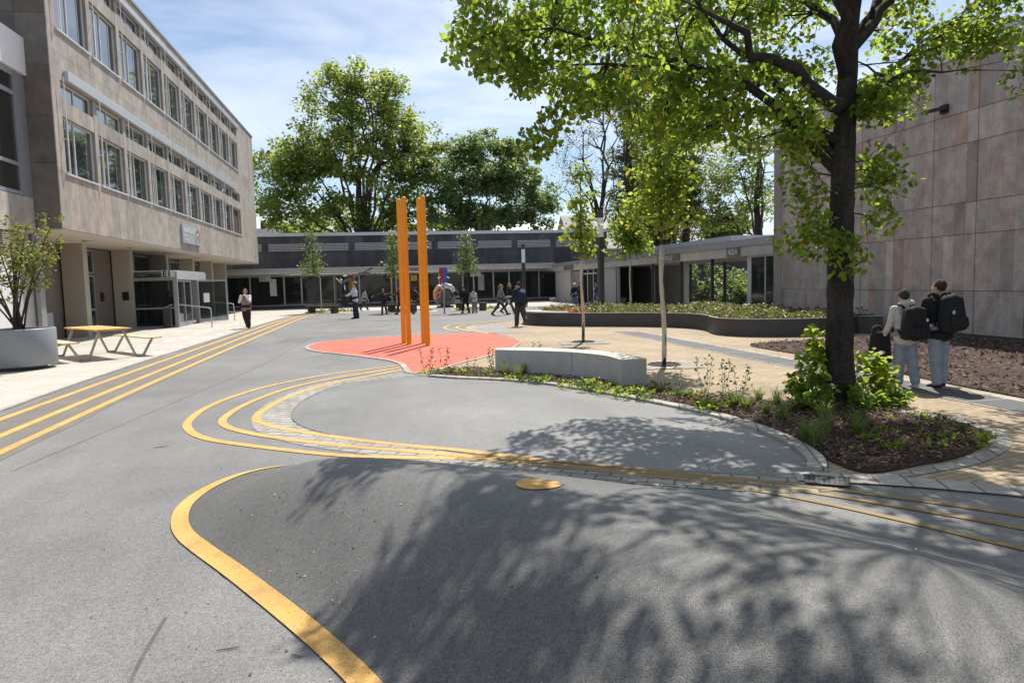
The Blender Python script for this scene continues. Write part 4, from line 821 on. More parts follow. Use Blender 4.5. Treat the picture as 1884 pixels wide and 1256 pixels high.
bush('garden_bush','small red-tinged bush in front of the bright green bush behind the walkway',(18.0,29.2),.8,1.3,700,.18,LF_RED,tc_=.4,group='bushes behind the walkway')
bush('garden_bush','pale leafy bush seen through the far walkway posts',(19.0,40.0),1.3,2.6,1100,.2,LF_PALE,group='bushes behind the walkway')
# potted shrub on the left
PP=(-7.84,16.85)
pot=empty('round_planter',(*PP,0),0,'big round grey metal planter at the left edge holding a tall shrub','planter')
b=MB(); b.lathe([(.52,0),(.52,.09)],40); b.build('foot',M_DARKM,pot); b=MB(); b.lathe([(0,.09),(.72,.09),(.735,.11),(.735,.86),(.72,.88),(.68,.88),(.67,.86),(.67,.79)],56); b.build('shell',mat('pot_grey',(.235,.255,.275),.42,.06,1.5,.05,30),pot,True); b=MB(); b.lathe([(0,.80),(.67,.79)],40); b.build('soil',M_SOIL,pot)
ps=empty('potted_shrub',(*PP,.80),0,'multi-stemmed shrub with small yellow-green leaves growing in the round grey planter','shrub')
b=MB(); C=[]
for i in range(15):
    a=rnd(0,6.28); r=rnd(.25,1.0); e=(r*math.cos(a)*1.05,r*math.sin(a)*.9,rnd(.9,2.35)); P=bez((rnd(-.12,.12),rnd(-.12,.12),0),e,(-.1*math.cos(a)*r,-.1*math.sin(a),.15),8); b.tube(P,[.022-.0022*k for k in range(8)],6)
    for k in (4,5,6,7):
        for _ in range(2):
            c=P[k]+RNG.normal(0,.16,3)+np.array((0,0,.06)); b.tube([P[k],(P[k]+c)/2+np.array((0,0,.02)),c],[.008,.006,.003],4); C.append(c)
b.build('stems',M_BARKF,ps,True); C=np.array(C); link('foliage',leaves(clump_points(C,np.full(len(C),.14),3000,0),.08,OVAL,.2,.7,.25,.1),leafmat('shrub_leaf',(.085,.115,.022),.5,(.27,.30,.05)),ps)
# ------------------------------------------------------------------ raised planter
PF=[(5.45,27.1),(5.2,26.3),(5.25,25.3),(5.75,24.4),(6.6,23.55),(7.6,22.85),(8.5,22.1),(9.15,21.3),(9.45,20.4),(9.4,19.5),(9.12,18.6),(9.02,17.9),(9.25,17.2),(9.8,16.72),(10.6,16.4),(11.5,16.35),(12.3,16.6),(12.95,17.0)]
PBk=[(12.95,25.6),(11.5,26.3),(10.2,27.6),(8.8,28.5),(7.4,28.6),(6.2,28.0)]
RP=empty('raised_planter',(9,22,0),0,'long wavy dark steel raised planter filled with low green plants','planter')
loop=spline(PF+PBk,5,True); A=np.array(loop); D=np.roll(A,-1,0)-np.roll(A,1,0); D/=np.linalg.norm(D,axis=1)[:,None]; Nn=np.stack([D[:,1],-D[:,0]],1)
ar=sum(loop[i][0]*loop[(i+1)%len(loop)][1]-loop[(i+1)%len(loop)][0]*loop[i][1] for i in range(len(loop)))
if ar<0: Nn=-Nn
b=MB(); k=len(A); zt=.46; vs=[]
for (p,nn) in zip(A,Nn):
    i_=p-nn*.04; vs+=[(p[0]-9,p[1]-22,0),(p[0]-9,p[1]-22,zt),(i_[0]-9,i_[1]-22,zt),(i_[0]-9,i_[1]-22,.3)]
b.add(vs,[(i*4+j,((i+1)%k)*4+j,((i+1)%k)*4+j+1,i*4+j+1) for i in range(k) for j in range(3)]); b.build('wall',M_DARKM,RP)
b=MB(); vs=[]
for (p,nn) in zip(A,Nn):
    o_=p+nn*.006; i_=p-nn*.05; vs+=[(o_[0]-9,o_[1]-22,zt+.002),(o_[0]-9,o_[1]-22,zt+.016),(i_[0]-9,i_[1]-22,zt+.016),(i_[0]-9,i_[1]-22,zt+.002)]
b.add(vs,[(i*4+j,((i+1)%k)*4+j,((i+1)%k)*4+(j+1)%4,i*4+(j+1)%4) for i in range(k) for j in range(4)]); b.build('rim',M_METAL,RP)
inner=[tuple(p-nn*.05-np.array((9,22))) for p,nn in zip(A,Nn)]
b=MB(); b.prism(inner,.25,.37); b.build('soil',M_SOIL,RP)
seat=[(5.30,26.7),(5.19,26.2),(5.27,25.3),(5.77,24.42),(6.3,23.9),(6.5,24.3),(6.15,24.7),(5.9,25.4),(5.85,26.1),(6.0,26.6)]
b=MB(); b.prism([(x-9,y-22) for x,y in seat],.20,.505); b.build('seat',M_CONC,RP,bevel=.01)
IN=[(x+9,y+22) for x,y in inner]; m_=2600; P=RNG.uniform(np.array(IN).min(0),np.array(IN).max(0),(m_*2,2)); P=P[polydist(P,IN)>.1]; P=P[polydist(P,seat)<-.05]
nzv=np.sin(P[:,0]*2.1+np.sin(P[:,1]*1.3))*np.cos(P[:,1]*1.7+P[:,0]*.6); P=P[(nzv>-.62)|(RNG.random(len(P))<.35)]; nzv=np.sin(P[:,0]*2.1+np.sin(P[:,1]*1.3))*np.cos(P[:,1]*1.7+P[:,0]*.6)
C=np.stack([P[:,0],P[:,1],.40+.08*(nzv+1)*RNG.uniform(.3,1.3,len(P))],1)
pts=clump_points(C,np.full(len(C),.14),15000,0); pts=pts[pts[:,2]>.36]
_r=(pts[:,0]<7.0)&(pts[:,1]<26.3)&(RNG.random(len(pts))<.75); tag(link('reddish_ground_cover',leaves(pts[_r],.10,OVAL,-.2,.35,.35,.5),LF_RED),kind='stuff'); pts=pts[~_r]
tag(link('planter_ground_cover',leaves(pts,.095,OVAL,-.2,.35,.35,.35),leafmat('cover_leaf',(.13,.16,.05),.35,(.20,.24,.06))),kind='stuff')
# ------------------------------------------------------------------ bed plants
def tuft_mesh(n,h,spread,wd=.006,dry=.0):
    V=[];F=[];c=[]
    for i in range(n):
        a=rnd(0,6.28); l=h*rnd(.6,1.15); s=spread*rnd(.3,1.1); x0,y0=rnd(-.04,.04),rnd(-.04,.04); dx,dy=math.cos(a),math.sin(a); b0=len(V); k=4; g=rnd(.7,1.3); d=1 if random.random()<dry else 0
        for j in range(k+1):
            t=j/k; w=wd*(1-t*.85); x=x0+dx*s*t**1.7; y=y0+dy*s*t**1.7; z=l*(t-.28*t**3)
            V+=[(x-dy*w,y+dx*w,z),(x+dy*w,y-dx*w,z)]; c+=[(g*(1.5 if d else 1),g*(1.05 if d else 1),g*.9,1)]*2
        F+=[(b0+2*j,b0+2*j+1,b0+2*j+3,b0+2*j+2) for j in range(k)]
    me=bpy.data.meshes.new('tuft'); me.from_pydata(V,[],F); setcol(me,c); return me
def rosette_mesh(n,r,h,shape=OVAL,lsz=.09,yt=.1):
    a=RNG.uniform(0,6.28,n); q=r*RNG.random(n)**.6; P=np.stack([q*np.cos(a),q*np.sin(a),h*RNG.uniform(.1,1,n)],1); d=np.stack([np.cos(a),np.sin(a),RNG.uniform(.1,1.0,n)],1)
    return leaves(P*.55,lsz,shape,-.3,.9,.25,yt,d)
LF_BED=leafmat('bed_leaf',(.055,.095,.022),.4,(.17,.26,.045))
STEMS=[]
def stem_mesh(n,h,lsz):
    P=[]; global STEMS; st=[]
    for i in range(n):
        x,y=rnd(-.08,.08),rnd(-.08,.08); st.append((x,y,h))
        for k in range(7): P.append((x*(1+k*.15)+rnd(-.02,.02),y*(1+k*.15)+rnd(-.02,.02),h*(.25+.75*k/6)*rnd(.9,1)))
    STEMS.append(st); return leaves(np.repeat(np.array(P),3,0)+RNG.normal(0,.018,(len(P)*3,3)),lsz,OVAL,-.2,.5,.3,.2)
tufts=[tuft_mesh(70,.30,.22),tuft_mesh(60,.26,.2),tuft_mesh(55,.34,.16,.004,.8)]; ros=[rosette_mesh(46,.22,.17,OVAL,.062),rosette_mesh(40,.18,.13,HEART,.045),rosette_mesh(44,.2,.15,OVAL,.058,.6),rosette_mesh(60,.24,.12,OVAL,.045,.2)]; stm=[stem_mesh(3,.42,.05),stem_mesh(2,.34,.045)]
def plant(kind,x,y,lab,grp,z0=None,s=1.0):
    p=gp(x,y); meshes={'grass_tuft':tufts,'leafy_plant':ros,'tall_herb':stm}[kind]; me=random.choice(meshes) if kind!='grass_tuft' else (tufts[2] if lab.startswith('straw') else random.choice(tufts[:2]))
    r=empty(kind,(p.x,p.y,h1(p.x,p.y)+.02),rnd(0,6),lab,'plant',grp); o=bpy.data.objects.new('foliage',me); COL.objects.link(o); o.parent=r; o.scale=(s,s,s*rnd(.85,1.15))
    if not me.materials: me.materials.append(LF_GRASS if kind=='grass_tuft' else (LF_YNG,LF_BED,LF_PALE)[(ros+stm).index(me)%3])
    if kind=='tall_herb':
        b=MB()
        for xx,yy,hh in STEMS[stm.index(me)]: b.tube([(xx*.6*s,yy*.6*s,0),(xx*1.9*s,yy*1.9*s,hh*.97*s)],[.004,.002],4)
        b.build('stalks',M_BARKF,r)
    return r
g1='grass tufts in the mulch bed'; g2='leafy plants in the mulch bed'; g3='tall herbs in front of the curved bench'
for x,y in ((1372,758),(1395,742),(1430,750),(1455,762),(1440,778),(1475,742),(1515,775),(1520,800),(1575,790),(1580,808),(1485,815),(1500,828),(1410,768),(1350,752)): plant('grass_tuft',x,y,'fine green grass tuft in the mulch bed left of or before the big linden trunk',g1,s=rnd(.85,1.15))
for x,y in ((930,694),(965,692),(985,690),(955,697)): plant('grass_tuft',x,y,'straw-tipped grass tuft in front of the left half of the curved bench','straw-tipped grass tufts',s=1)
for x,y in ((785,690),(800,688),(815,690),(830,688),(848,690),(865,689),(880,693),(900,694),(915,697),(940,699),(900,688),(925,691)): plant('leafy_plant',x,y,'small green plant at the left tip of the mulch bed by the red patch','small plants at the left tip of the bed',s=rnd(.7,1))
for x,y in ((960,703),(985,705),(1000,706),(1010,700),(1035,709),(1045,716),(1060,712),(1085,716),(1075,722),(1100,724),(1115,716),(1090,712),(1120,728),(1145,725),(1160,722),(1190,730),(1175,728),(1145,735),(1185,738),(1215,722),(1235,730),(1255,735),(1285,738),(1310,748),(1335,752),(1290,752),(1300,760)): plant('leafy_plant',x,y,'low leafy plant between the curved bench and the pale kerb of the bed','leafy plants along the bench',s=rnd(.8,1.25))
for x,y in ((908,684),(965,688),(985,683),(1008,690),(1035,695),(785,686),(815,684),(865,686),(1260,724),(1300,728),(1360,732),(1330,725)): plant('tall_herb',x,y,'upright flowering herb stalk in the bed at the foot of the curved bench',g3,s=rnd(.8,1.1))
for x,y in ((1640,778),(1655,800),(1690,790),(1700,775),(1725,788),(1745,800),(1700,808),(1660,818),(1745,815),(1765,795),(1800,805),(1815,815),(1810,828),(1780,820),(1640,832),(1690,838),(1720,830),(1605,820),(1575,835),(1620,800),(1680,768),(1735,775)): plant('leafy_plant',x,y,'low yellow-green plant in the mulch right of the big linden',g2,s=rnd(.45,.8))
# ------------------------------------------------------------------ curved concrete bench
fr=G2([(910.6,643),(970,644.3),(1015,645.6),(1059,647.8),(1112,653.4),(1142.5,661.3)],.44); bk=G2([(912.7,640),(972,639),(1020,640.4),(1065.6,642.6),(1133.5,648),(1189.8,659.3)],.44)
bc=(2.9,11.4); frs=spline([(x-bc[0],y-bc[1]) for x,y in fr],6); bks=spline([(x-bc[0],y-bc[1]) for x,y in bk],6)
CB=empty('curved_bench',(*bc,0),0,'curved pale concrete bench with two joined blocks at the edge of the mulch bed','bench')
half=len(frs)//2+2; n=len(frs)
for a,e in ((0,half),(half,n-1)):
    poly=frs[a:e+1]+bks[a:e+1][::-1]
    if a: poly[0]=(poly[0][0]+.004,poly[0][1]-.002); poly[-1]=(poly[-1][0]+.004,poly[-1][1]-.002)
    b=MB(); b.prism(poly,0,.425); b.build('block',M_BENCH,CB,bevel=.006)
b=MB(); b.prism(frs+bks[::-1],.426,.44); b.build('seat_top',mat('bench_top',(.56,.53,.44),.75,.06,3,.1,90),CB)
# ------------------------------------------------------------------ orange poles
pb=[((743.5,632),366,'left pole of the left pair of tall orange poles'),((753,634),362,'right, slimmer looking pole of the left pair of orange poles'),((779.8,632),365,'left pole of the right pair of tall orange poles'),((787.3,636),360,'right, tallest pole of the right pair of orange poles')]
for (p,ty,lab) in pb:
    g=gp(*p); hh=next(z for z in np.arange(3,5,.01) if (lambda c: IH/2-FPX*c.dot(CU)/c.dot(CF)<=ty)(Vector((g.x,g.y,z))-CAM0))
    r=empty('orange_pole',(g.x,g.y,0),0,lab,'pole','tall orange poles on the red patch'); w=.066
    b=MB(); b.prism([(w*math.cos(a),w*math.sin(a)) for a in np.linspace(0,2*math.pi,16,endpoint=False)],.01,hh-.05); b.build('shaft',M_ORANGE,r,False)
    b=MB(); b.lathe([(w+.001,hh-.05),(w*.9,hh-.015),(w*.5,hh),(0,hh+.003)],16); b.build('cap',M_ORANGE,r,True); b=MB(); b.lathe([(.0,.022),(.13,.022),(.13,.0121)],20); b.build('base_plate',M_ORANGE,r)
    for k in range(6): pass
    for k in range(7): b=MB(); b.tube([(w*.9,0,2.55+k*.16),(w+.045,0,2.55+k*.16)],.010,6); b.build('peg',M_ORANGE,r)
# ------------------------------------------------------------------ lamps
def lamp(p,h,w,lab,z0,z1):
    r=empty('column_lamp',(p.x,p.y,0),rad(8),lab,'street lamp','square column lamps'); b=MB(); b.box(-w/2,w/2,-w/2,w/2,0,z0); b.build('post',M_DARKM,r,bevel=.006)
    b=MB(); b.box(-w*.46,w*.46,-w*.46,w*.46,z0+.003,z1); b.build('diffuser',mat('lamp_diffuser',(.82,.82,.82),.4,.02,2),r); b=MB(); b.box(-w/2,w/2,-w/2,w/2,z1+.003,h); b.build('cap',M_DARKM,r,bevel=.006)
    b=MB(); b.box(-w*.9,w*.9,-w*.9,w*.9,.0041,.02); b.build('base_plate',M_DARKM,r)
lamp(gp(1107,572),5.07,.25,'tall dark square lamp with white light band behind the raised planter',3.75,4.72); lamp(gp(965,565),3.95,.19,'smaller dark square lamp with white band in front of the back wing',2.78,3.62)
# ------------------------------------------------------------------ red and blue sign
g=gp(818,577); SP=empty('playground_sign',(g.x,g.y,0),0,'red and blue notched sign board on a thin grey pole','sign')
b=MB(); b.tube([(0,0,0),(0,0,1.75)],.045,10); b.build('pole',M_METAL,SP,True)
zz=lambda y:(577-y)*.0287; xx=lambda x:(x-817.2)*.0287
half=[(817.2,491.5),(824.5,491.5),(825.2,497),(824,503),(823.6,507),(826.2,510),(825,513),(822.5,517),(820,520.5),(817.2,522)]
R_=[(xx(x),zz(y)) for x,y in half]; T=Matrix(((1,0,0,0),(0,0,-1,0),(0,1,0,0),(0,0,0,1)))
b=MB(); b.prism(R_,.05,.09,T=T); b.build('blue_half',mat('sign_blue',(.03,.13,.42),.45,.05,3),SP); b=MB(); b.prism([(-x-.002,z) for x,z in R_],.05,.09,T=T); b.build('red_half',mat('sign_red',(.50,.02,.04),.45,.05,3),SP)
for s in (-1,1):
    b=MB(); b.bar((s*.17,-.1,zz(508.5)),(s*.30,-.14,zz(511)),.1,.05); b.build('white_tab',M_WHITE,SP)
    b=MB(); b.box(s*.13-.07,s*.13+.07,-.085,-.06,zz(523.5),zz(521)); b.build('foot_tab',M_BLACK,SP)
# ------------------------------------------------------------------ play drum
g=gp(818,565); DR=empty('play_drum',(g.x,g.y-.6,0),rad(10),'rounded many-sided play drum with white and orange dotted panels on a grey body','play equipment')
Rd=.80; zc=.86
b=MB(); prof=[(-.45,Rd*.55),(-.42,Rd*.9),(-.2,Rd),(.25,Rd),(.45,Rd*.85),(.5,0)]; vs=[];fs=[]; n=10
for (y,r) in [(-.30,Rd*.52)]+prof:
    for j in range(n): a=2*math.pi*(j+.5)/n; vs.append((r*math.cos(a),y,zc+r*math.sin(a)))
for i in range(len(prof)):
    for j in range(n): fs.append((i*n+j,(i+1)*n+j,(i+1)*n+(j+1)%n,i*n+(j+1)%n))
fs.append(tuple(range(n))); b.add(vs,fs); b.build('body',mat('drum_grey',(.10,.105,.10),.6,.1,3),DR)
M_DW=mat('drum_white',(.72,.70,.68),.5,.05,3); M_DO=mat('drum_orange',(.62,.24,.13),.55,.06,3)
for j,mm in ((0,M_DW),(1,M_DW),(2,M_DW),(3,M_DO),(4,M_DO)):
    a0=2*math.pi*(j+.52)/n+ .05; a1=2*math.pi*(j+1.48)/n+.05; pb_=MB(); p=[]
    for (a,r,y) in ((a0,Rd*.56,-.47),(a1,Rd*.56,-.47),(a1,Rd*.93,-.44),(a0,Rd*.93,-.44),(a0,Rd*.56,-.455),(a1,Rd*.56,-.455),(a1,Rd*.93,-.425),(a0,Rd*.93,-.425)): p.append((r*math.cos(a),y,zc+r*math.sin(a)))
    pb_.add(p,[(0,1,2,3),(4,7,6,5),(0,4,5,1),(1,5,6,2),(2,6,7,3),(3,7,4,0)])
    for (a,r,y) in ((a0,Rd*.935,-.43),(a1,Rd*.935,-.43)): pass
    p2=[(r*math.cos(a),y,zc+r*math.sin(a)) for (a,r,y) in ((a0,Rd*.935,-.43),(a1,Rd*.935,-.43),(a1,Rd*1.012,-.2),(a0,Rd*1.012,-.2),(a1,Rd*1.012,.2),(a0,Rd*1.012,.2))]
    pb_.add(p2,[(0,1,2,3),(3,2,4,5)]); pn=pb_.build('panel',mm,DR)
    am=(a0+a1)/2; d=MB()
    for q in range(2 if mm is M_DW else 4):
        aa=am+(-.1+.2*(q%2)); r=Rd*(.66+.12*(q//2)+.08*(q%2)); cx,cz=r*math.cos(aa),zc+r*math.sin(aa); d.lathe([(0,0),(.045,0)],10,(0,0,0)); 
        for v in range(len(d.v)-20,len(d.v)): x,y_,z_=d.v[v]; d.v[v]=(cx+x,-.478,cz+y_)
    d.build('dots',M_BLACK,pn)
b=MB(); b.box(-.5,.5,-.35,.4,0,.12); b.build('foot',M_DARKM,DR)
# ------------------------------------------------------------------ black play crane
g=gp(624,568); CRN=empty('play_crane',(g.x,g.y,0),0,'black metal play crane with a long raised boom and small white parts','play equipment')
k=g.y/FPX; cx=lambda x:(x-624)*k; cz=lambda y:(568-y)*k
b=MB(); b.tube([(cx(620),0,0),(cx(620.5),0,cz(509))],.07,8); b.tube([(cx(628),.3,0),(cx(628),.3,cz(512))],.05,8); b.tube([(cx(616),0,cz(552)),(cx(640),.2,cz(552))],.05,8); b.build('frame',M_DARKM,CRN)
b=MB(); b.bar((cx(632),0,cz(521)),(cx(682),.3,cz(498.5)),.09,.12); b.bar((cx(679),.3,cz(498.2)),(cx(686),.3,cz(497)),.2,.14); b.build('boom',mat('boom_grey',(.12,.12,.11),.5,.1,3),CRN)
b=MB(); b.tube([(cx(633),0,cz(510)),(cx(648),0,cz(510)),(cx(649),.1,cz(516))],.07,8); b.tube([(cx(635),0,cz(509)),(cx(628),0,cz(514)),(cx(631),.1,cz(525))],.035,6); b.tube([(cx(636),0,cz(525)),(cx(636),0,cz(535))],.05,6); b.build('linkage',M_BLACK,CRN)
b=MB(); b.tube([(cx(621),-.1,cz(513)),(cx(631),-.1,cz(523))],.03,6); b.bar((cx(629),-.1,cz(515)),(cx(631),-.1,cz(518)),.2,.12); b.bar((cx(635),-.1,cz(526)),(cx(636),-.1,cz(534)),.14,.06); b.tube([(cx(634),-.06,cz(509.5)),(cx(640),-.06,cz(509.5))],.04,6); b.build('white_parts',M_WHITE,CRN)
# ------------------------------------------------------------------ low benches at the back
for (x0,x1,y,lab) in ((565,624,576,'low dark bench by the leftmost small tree in front of the back wing'),(713,768,574,'low dark bench behind the orange poles'),(838,897,571,'low dark bench right of the play drum')):
    p=gp(x0,y); q=gp(x1,y); Lb=(q-p).length; a=math.atan2(q.y-p.y,q.x-p.x); r=empty('low_bench',((p.x+q.x)/2,(p.y+q.y)/2,0),a,lab,'bench','low benches before the back wing')
    b=MB(); 
    for i in range(4): b.box(-Lb/2,Lb/2,-.24+i*.125,-.13+i*.125,.42,.47)
    b.build('seat',mat('bench_brown',(.12,.085,.07),.6,.2,4),r)
    for s in (-1,1): b=MB(); b.box(s*Lb*.36-.12,s*Lb*.36+.12,-.2,.22,.004,.418); b.build('support',M_DARKM,r)
    sp=sheet('planting_strip',[(p.x-.2,p.y-.9),(q.x+1.2,q.y-.9),(q.x+1.2,q.y+1.6),(p.x-.2,p.y+1.6)],.011,mat('dry_soil',(.42,.34,.22),.95,.25,4,.4,40))
    P=np.stack([RNG.uniform(p.x,q.x+1,160),RNG.uniform(p.y-.8,p.y+1.2,160),np.full(160,.03)],1); tag(link('low_weeds',leaves(P,.22,OVAL,-.5,.3,.3,.2),LF_GRASS),kind='stuff')
# ------------------------------------------------------------------ picnic table
PT=empty('picnic_table',(-7.12,19.25,0),rad(37),'picnic table with orange-brown top, two attached pale benches and slanted steel legs','picnic table')
b=MB(); b.box(-.40,.40,-1.2,1.2,.705,.735); b.build('tabletop',M_WOOD,PT,bevel=.004)
for s in (-1,1):
    b=MB(); b.box(s*.92-.17,s*.92+.17,-1.2,1.2,.435,.465); b.build('seat',M_WOODP,PT,bevel=.004)
M_LEG=mat('table_steel',(.40,.36,.31),.5,.08,5,metal=.3)
for y in (-1.0,1.0):
    for s in (-1,1):
        b=MB(); b.bar((s*.25,y,.71),(s*.52,y,.03),.06,.045); b.bar((s*.50,y,.03),(s*.72,y,.03),.06,.045); b.bar((s*.70,y,.03),(s*.93,y,.432),.06,.045); b.build('leg',M_LEG,PT)
    b=MB(); b.bar((-.36,y,.69),(.36,y,.69),.06,.04); b.build('cross_bar',M_LEG,PT)
# drain grate and twigs
DG=empty('drain_grate',(3.30,4.79,.0165),rad(-33),'small dark slotted drain grate in the kerb by the mulch bed','drain'); b=MB(); b.box(-.16,.16,-.11,.11,.0018,.003); b.build('tray',M_BLACK,DG); b=MB()
for i in range(9): b.box(-.155+i*.036,-.155+i*.036+.016,-.11,.11,.0031,.006)
b.box(-.17,.17,-.125,-.11,.0018,.006); b.box(-.17,.17,.11,.125,.0018,.006); b.build('bars',M_DARKM,DG)
tw=mat('dead_twig',(.14,.10,.07),.9,.3,20)
for (x,y,l,a,lab) in ((420,1195,.10,.1,'dark curled twig lying on the near asphalt'),(548,1208,.07,-.5,'pale short twig on the asphalt next to the wide yellow line'),(945,1196,.05,.6,'small dry leaf stalk on the shaded mound'),(296,823,.16,.2,'small dark leaf scrap left of the looped yellow stripes')):
    p=gp(x,y); z=h1(p.x,p.y); r=MB(); pts=[(-l/2,0,.003),(-l*.2,.002,.004),(l*.15,-.001,.003),(l/2,.003,.005)]; r.tube([Matrix.Rotation(a,3,'Z')@Vector(q) for q in pts],[.0015,.003,.0028,.001],5); o=r.build('twig',tw); o.location=(p.x,p.y,z+.003); tag(o,lab,'twig')
n=520; P=np.stack([RNG.normal(-.75,.75,n),RNG.uniform(2.3,6.6,n)],1); P2=np.stack([RNG.uniform(-3.5,4,260),RNG.uniform(2,11,260)],1); P=np.concatenate([P,P2]); n=len(P)
a=RNG.uniform(0,6.28,n); l=RNG.uniform(.002,.009,n); w=l*RNG.uniform(.3,.8,n); u=np.stack([np.cos(a),np.sin(a),RNG.normal(0,.3,n)],1); v=np.stack([-np.sin(a),np.cos(a),RNG.normal(0,.3,n)],1); C=np.stack([P[:,0],P[:,1],hgt(P)+.006],1)
Vv=np.stack([C+u*(l*s)[:,None]+v*(w*t)[:,None] for s,t in ((-1,-.6),(.5,-1),(1,.6),(-.4,1))],1); bb=RNG.choice([.4,1.2,2.4,3.4],n,p=[.3,.25,.3,.15]); cc=np.stack([bb,bb*.95,bb*.85,np.ones(n)],1)
tag(link('tree_litter',np_mesh(Vv.reshape(-1,3),np.arange(n*4),4,np.repeat(cc,4,0)),M_CHIP),kind='stuff')
# ------------------------------------------------------------------ people
def capsule_mb(caps):
    b=MB()
    for (p0,p1,r0,r1) in caps:
        p0=Vector(p0);p1=Vector(p1); d=p1-p0; L_=max(d.length,1e-4); d=d/L_ if d.length>1e-5 else Vector((0,0,1))
        pts=[];rs=[]
        for t in (-.98,-.8,-.45,0): pts.append(p0+d*r0*t); rs.append(r0*math.sqrt(max(.01,1-t*t)))
        for t in (0,.45,.8,.98): pts.append(p1+d*r1*t); rs.append(r1*math.sqrt(max(.01,1-t*t)))
        b.tube(pts,rs,14)
    return b
def ell(b,c,r,R=None,nu=16,nv=10):
    vs=[];fs=[]
    for i in range(nv+1):
        th=math.pi*i/nv
        for j in range(nu):
            ph=2*math.pi*j/nu; p=Vector((r[0]*math.sin(th)*math.cos(ph),r[1]*math.sin(th)*math.sin(ph),r[2]*math.cos(th)))
            if R is not None: p=R@p
            vs.append(Vector(c)+p)
    for i in range(nv):
        for j in range(nu): fs.append((i*nu+j,(i+1)*nu+j,(i+1)*nu+(j+1)%nu,i*nu+(j+1)%nu))
    b.add(vs,fs)
def remesh(b,vox,smooth=4,fac=.5):
    me=bpy.data.meshes.new('tmp'); me.from_pydata(b.v,[],b.f); o=bpy.data.objects.new('tmp',me); COL.objects.link(o)
    m=o.modifiers.new('r','REMESH'); m.mode='VOXEL'; m.voxel_size=vox; m.use_smooth_shade=True
    s=o.modifiers.new('s','SMOOTH'); s.iterations=smooth; s.factor=fac
    bpy.context.view_layer.update(); out=bpy.data.meshes.new_from_object(o.evaluated_get(bpy.context.evaluated_depsgraph_get())); bpy.data.objects.remove(o); bpy.data.meshes.remove(me); return out
def person(label,pos,face,H,legs,arms,top,bottom,shoe,hair,lean=4,head=(0,0),hairlen=0,pony=False,near=False,skirt=None,hood=False,short_top=False,group=None,cap=None,shorts=False,loose=1.0,trim=None):
    """face: heading in degrees (0 looks along +Y, 90 looks along -X); legs=((thigh,knee),(thigh,knee)) left,right; arms=((forward,out,elbow,inward),..)"""
    s=H/1.75; root=empty('person',(pos[0],pos[1],0),rad(face),label,'person',group)
    Rl=Matrix.Rotation(rad(-lean),3,'X'); hip0=Vector((0,0,.93)); J={}
    low=[]
    for sd,(th,kn) in zip((-1,1),legs):
        h=Vector((sd*.088,0,.93)); t=rad(th); k_=h+Vector((sd*.012,math.sin(t),-math.cos(t)))*.43; c=t-rad(kn); a=k_+Vector((0,math.sin(c),-math.cos(c)))*.42
        fo=Vector((sd*.05,math.cos(c*.6),math.sin(c*.6)*1.0)).normalized(); J[sd]=[h,k_,a,fo]; low.append(min(a.z-.075,(a+fo*.17).z-.045))
    dz=-min(low)
    for sd in J: J[sd][:3]=[p+Vector((0,0,dz)) for p in J[sd][:3]]
    pel=hip0+Vector((0,0,dz)); up=lambda v:pel+Rl@Vector(v)
    chest=up((0,0,.33)); neck=up((0,.0,.53)); RH=Rl@Matrix.Rotation(rad(head[0]),3,'Z')@Matrix.Rotation(rad(-head[1]),3,'X'); hd=neck+RH@Vector((0,.02,.15))
    A={}
    for sd,(fw,ou,el,inn) in zip((-1,1),arms):
        sh=up((sd*.185,0,.47)); R1=Rl@Matrix.Rotation(rad(sd*-ou),3,'Y')@Matrix.Rotation(rad(fw),3,'X'); e=sh+R1@Vector((0,0,-.285)); R2=R1@Matrix.Rotation(rad(sd*inn),3,'Z')@Matrix.Rotation(rad(el),3,'X'); w=e+R2@Vector((0,0,-.255)); A[sd]=(sh,e,w,R2)
    sc=lambda caps:[(Vector(p)*s,Vector(q)*s,a*s,b*s) for p,q,a,b in caps]
    caps=[(up((-.07,0,0)),up((.07,0,0)),.105,.105),(up((0,.0,.08)),up((0,0,.2)),.105,.11),(up((-.07,0,.3)),up((.07,0,.3)),.115,.115),(up((-.11,0,.42)),up((.11,0,.42)),.085,.085),(up((-.15,0,.47)),up((.15,0,.47)),.05,.05),(neck-Rl@Vector((0,0,.05)),hd,.052,.05)]
    for sd in (-1,1):
        h,k_,a,fo=J[sd]; caps+=[(h,k_,.082,.055),(k_,a+(k_-a)*.6,.055,.056),(k_,a,.05,.037),(a+Vector((0,0,-.035)),a+fo*.13+Vector((0,0,-.045)),.036,.03)]
        sh,e,w,R2=A[sd]; caps+=[(sh,e,.05,.039),(e,w,.039,.026)]
        pc=w+R2@Vector((0,0,-.05)); caps+=[(w,pc,.026,.03),(pc+R2@Vector((0,.022,0)),pc+R2@Vector((0,-.022,0)),.022,.022)]
        for fi,(fy,fl) in enumerate(((.033,.062),(.012,.072),(-.011,.068),(-.032,.052))):
            b0=pc+R2@Vector((0,fy,-.03)); m1=b0+R2@Vector((-sd*.012,fy*.1,-fl*.55)); m2=m1+R2@Vector((-sd*.028,0,-fl*.42)); caps+=[(b0,m1,.0098,.009),(m1,m2,.009,.0075)]
        t0=w+R2@Vector((0,.024,-.03)); t1=t0+R2@Vector((-sd*.012,.035,-.035)); caps+=[(t0,t1,.013,.010),(t1,t1+R2@Vector((-sd*.012,.008,-.028)),.010,.008)]
    b=capsule_mb(sc(caps)); P=lambda v:(hd+RH@Vector(v))*s
    ell(b,P((0,-.005,.03)),(.076*s,.095*s,.10*s),RH); ell(b,P((0,.03,-.045)),(.056*s,.06*s,.06*s),RH)
    for q in capsule_mb([(P((0,.088,.0)),P((0,.108,-.032)),.011*s,.015*s)]),: b.add(q.v,q.f)
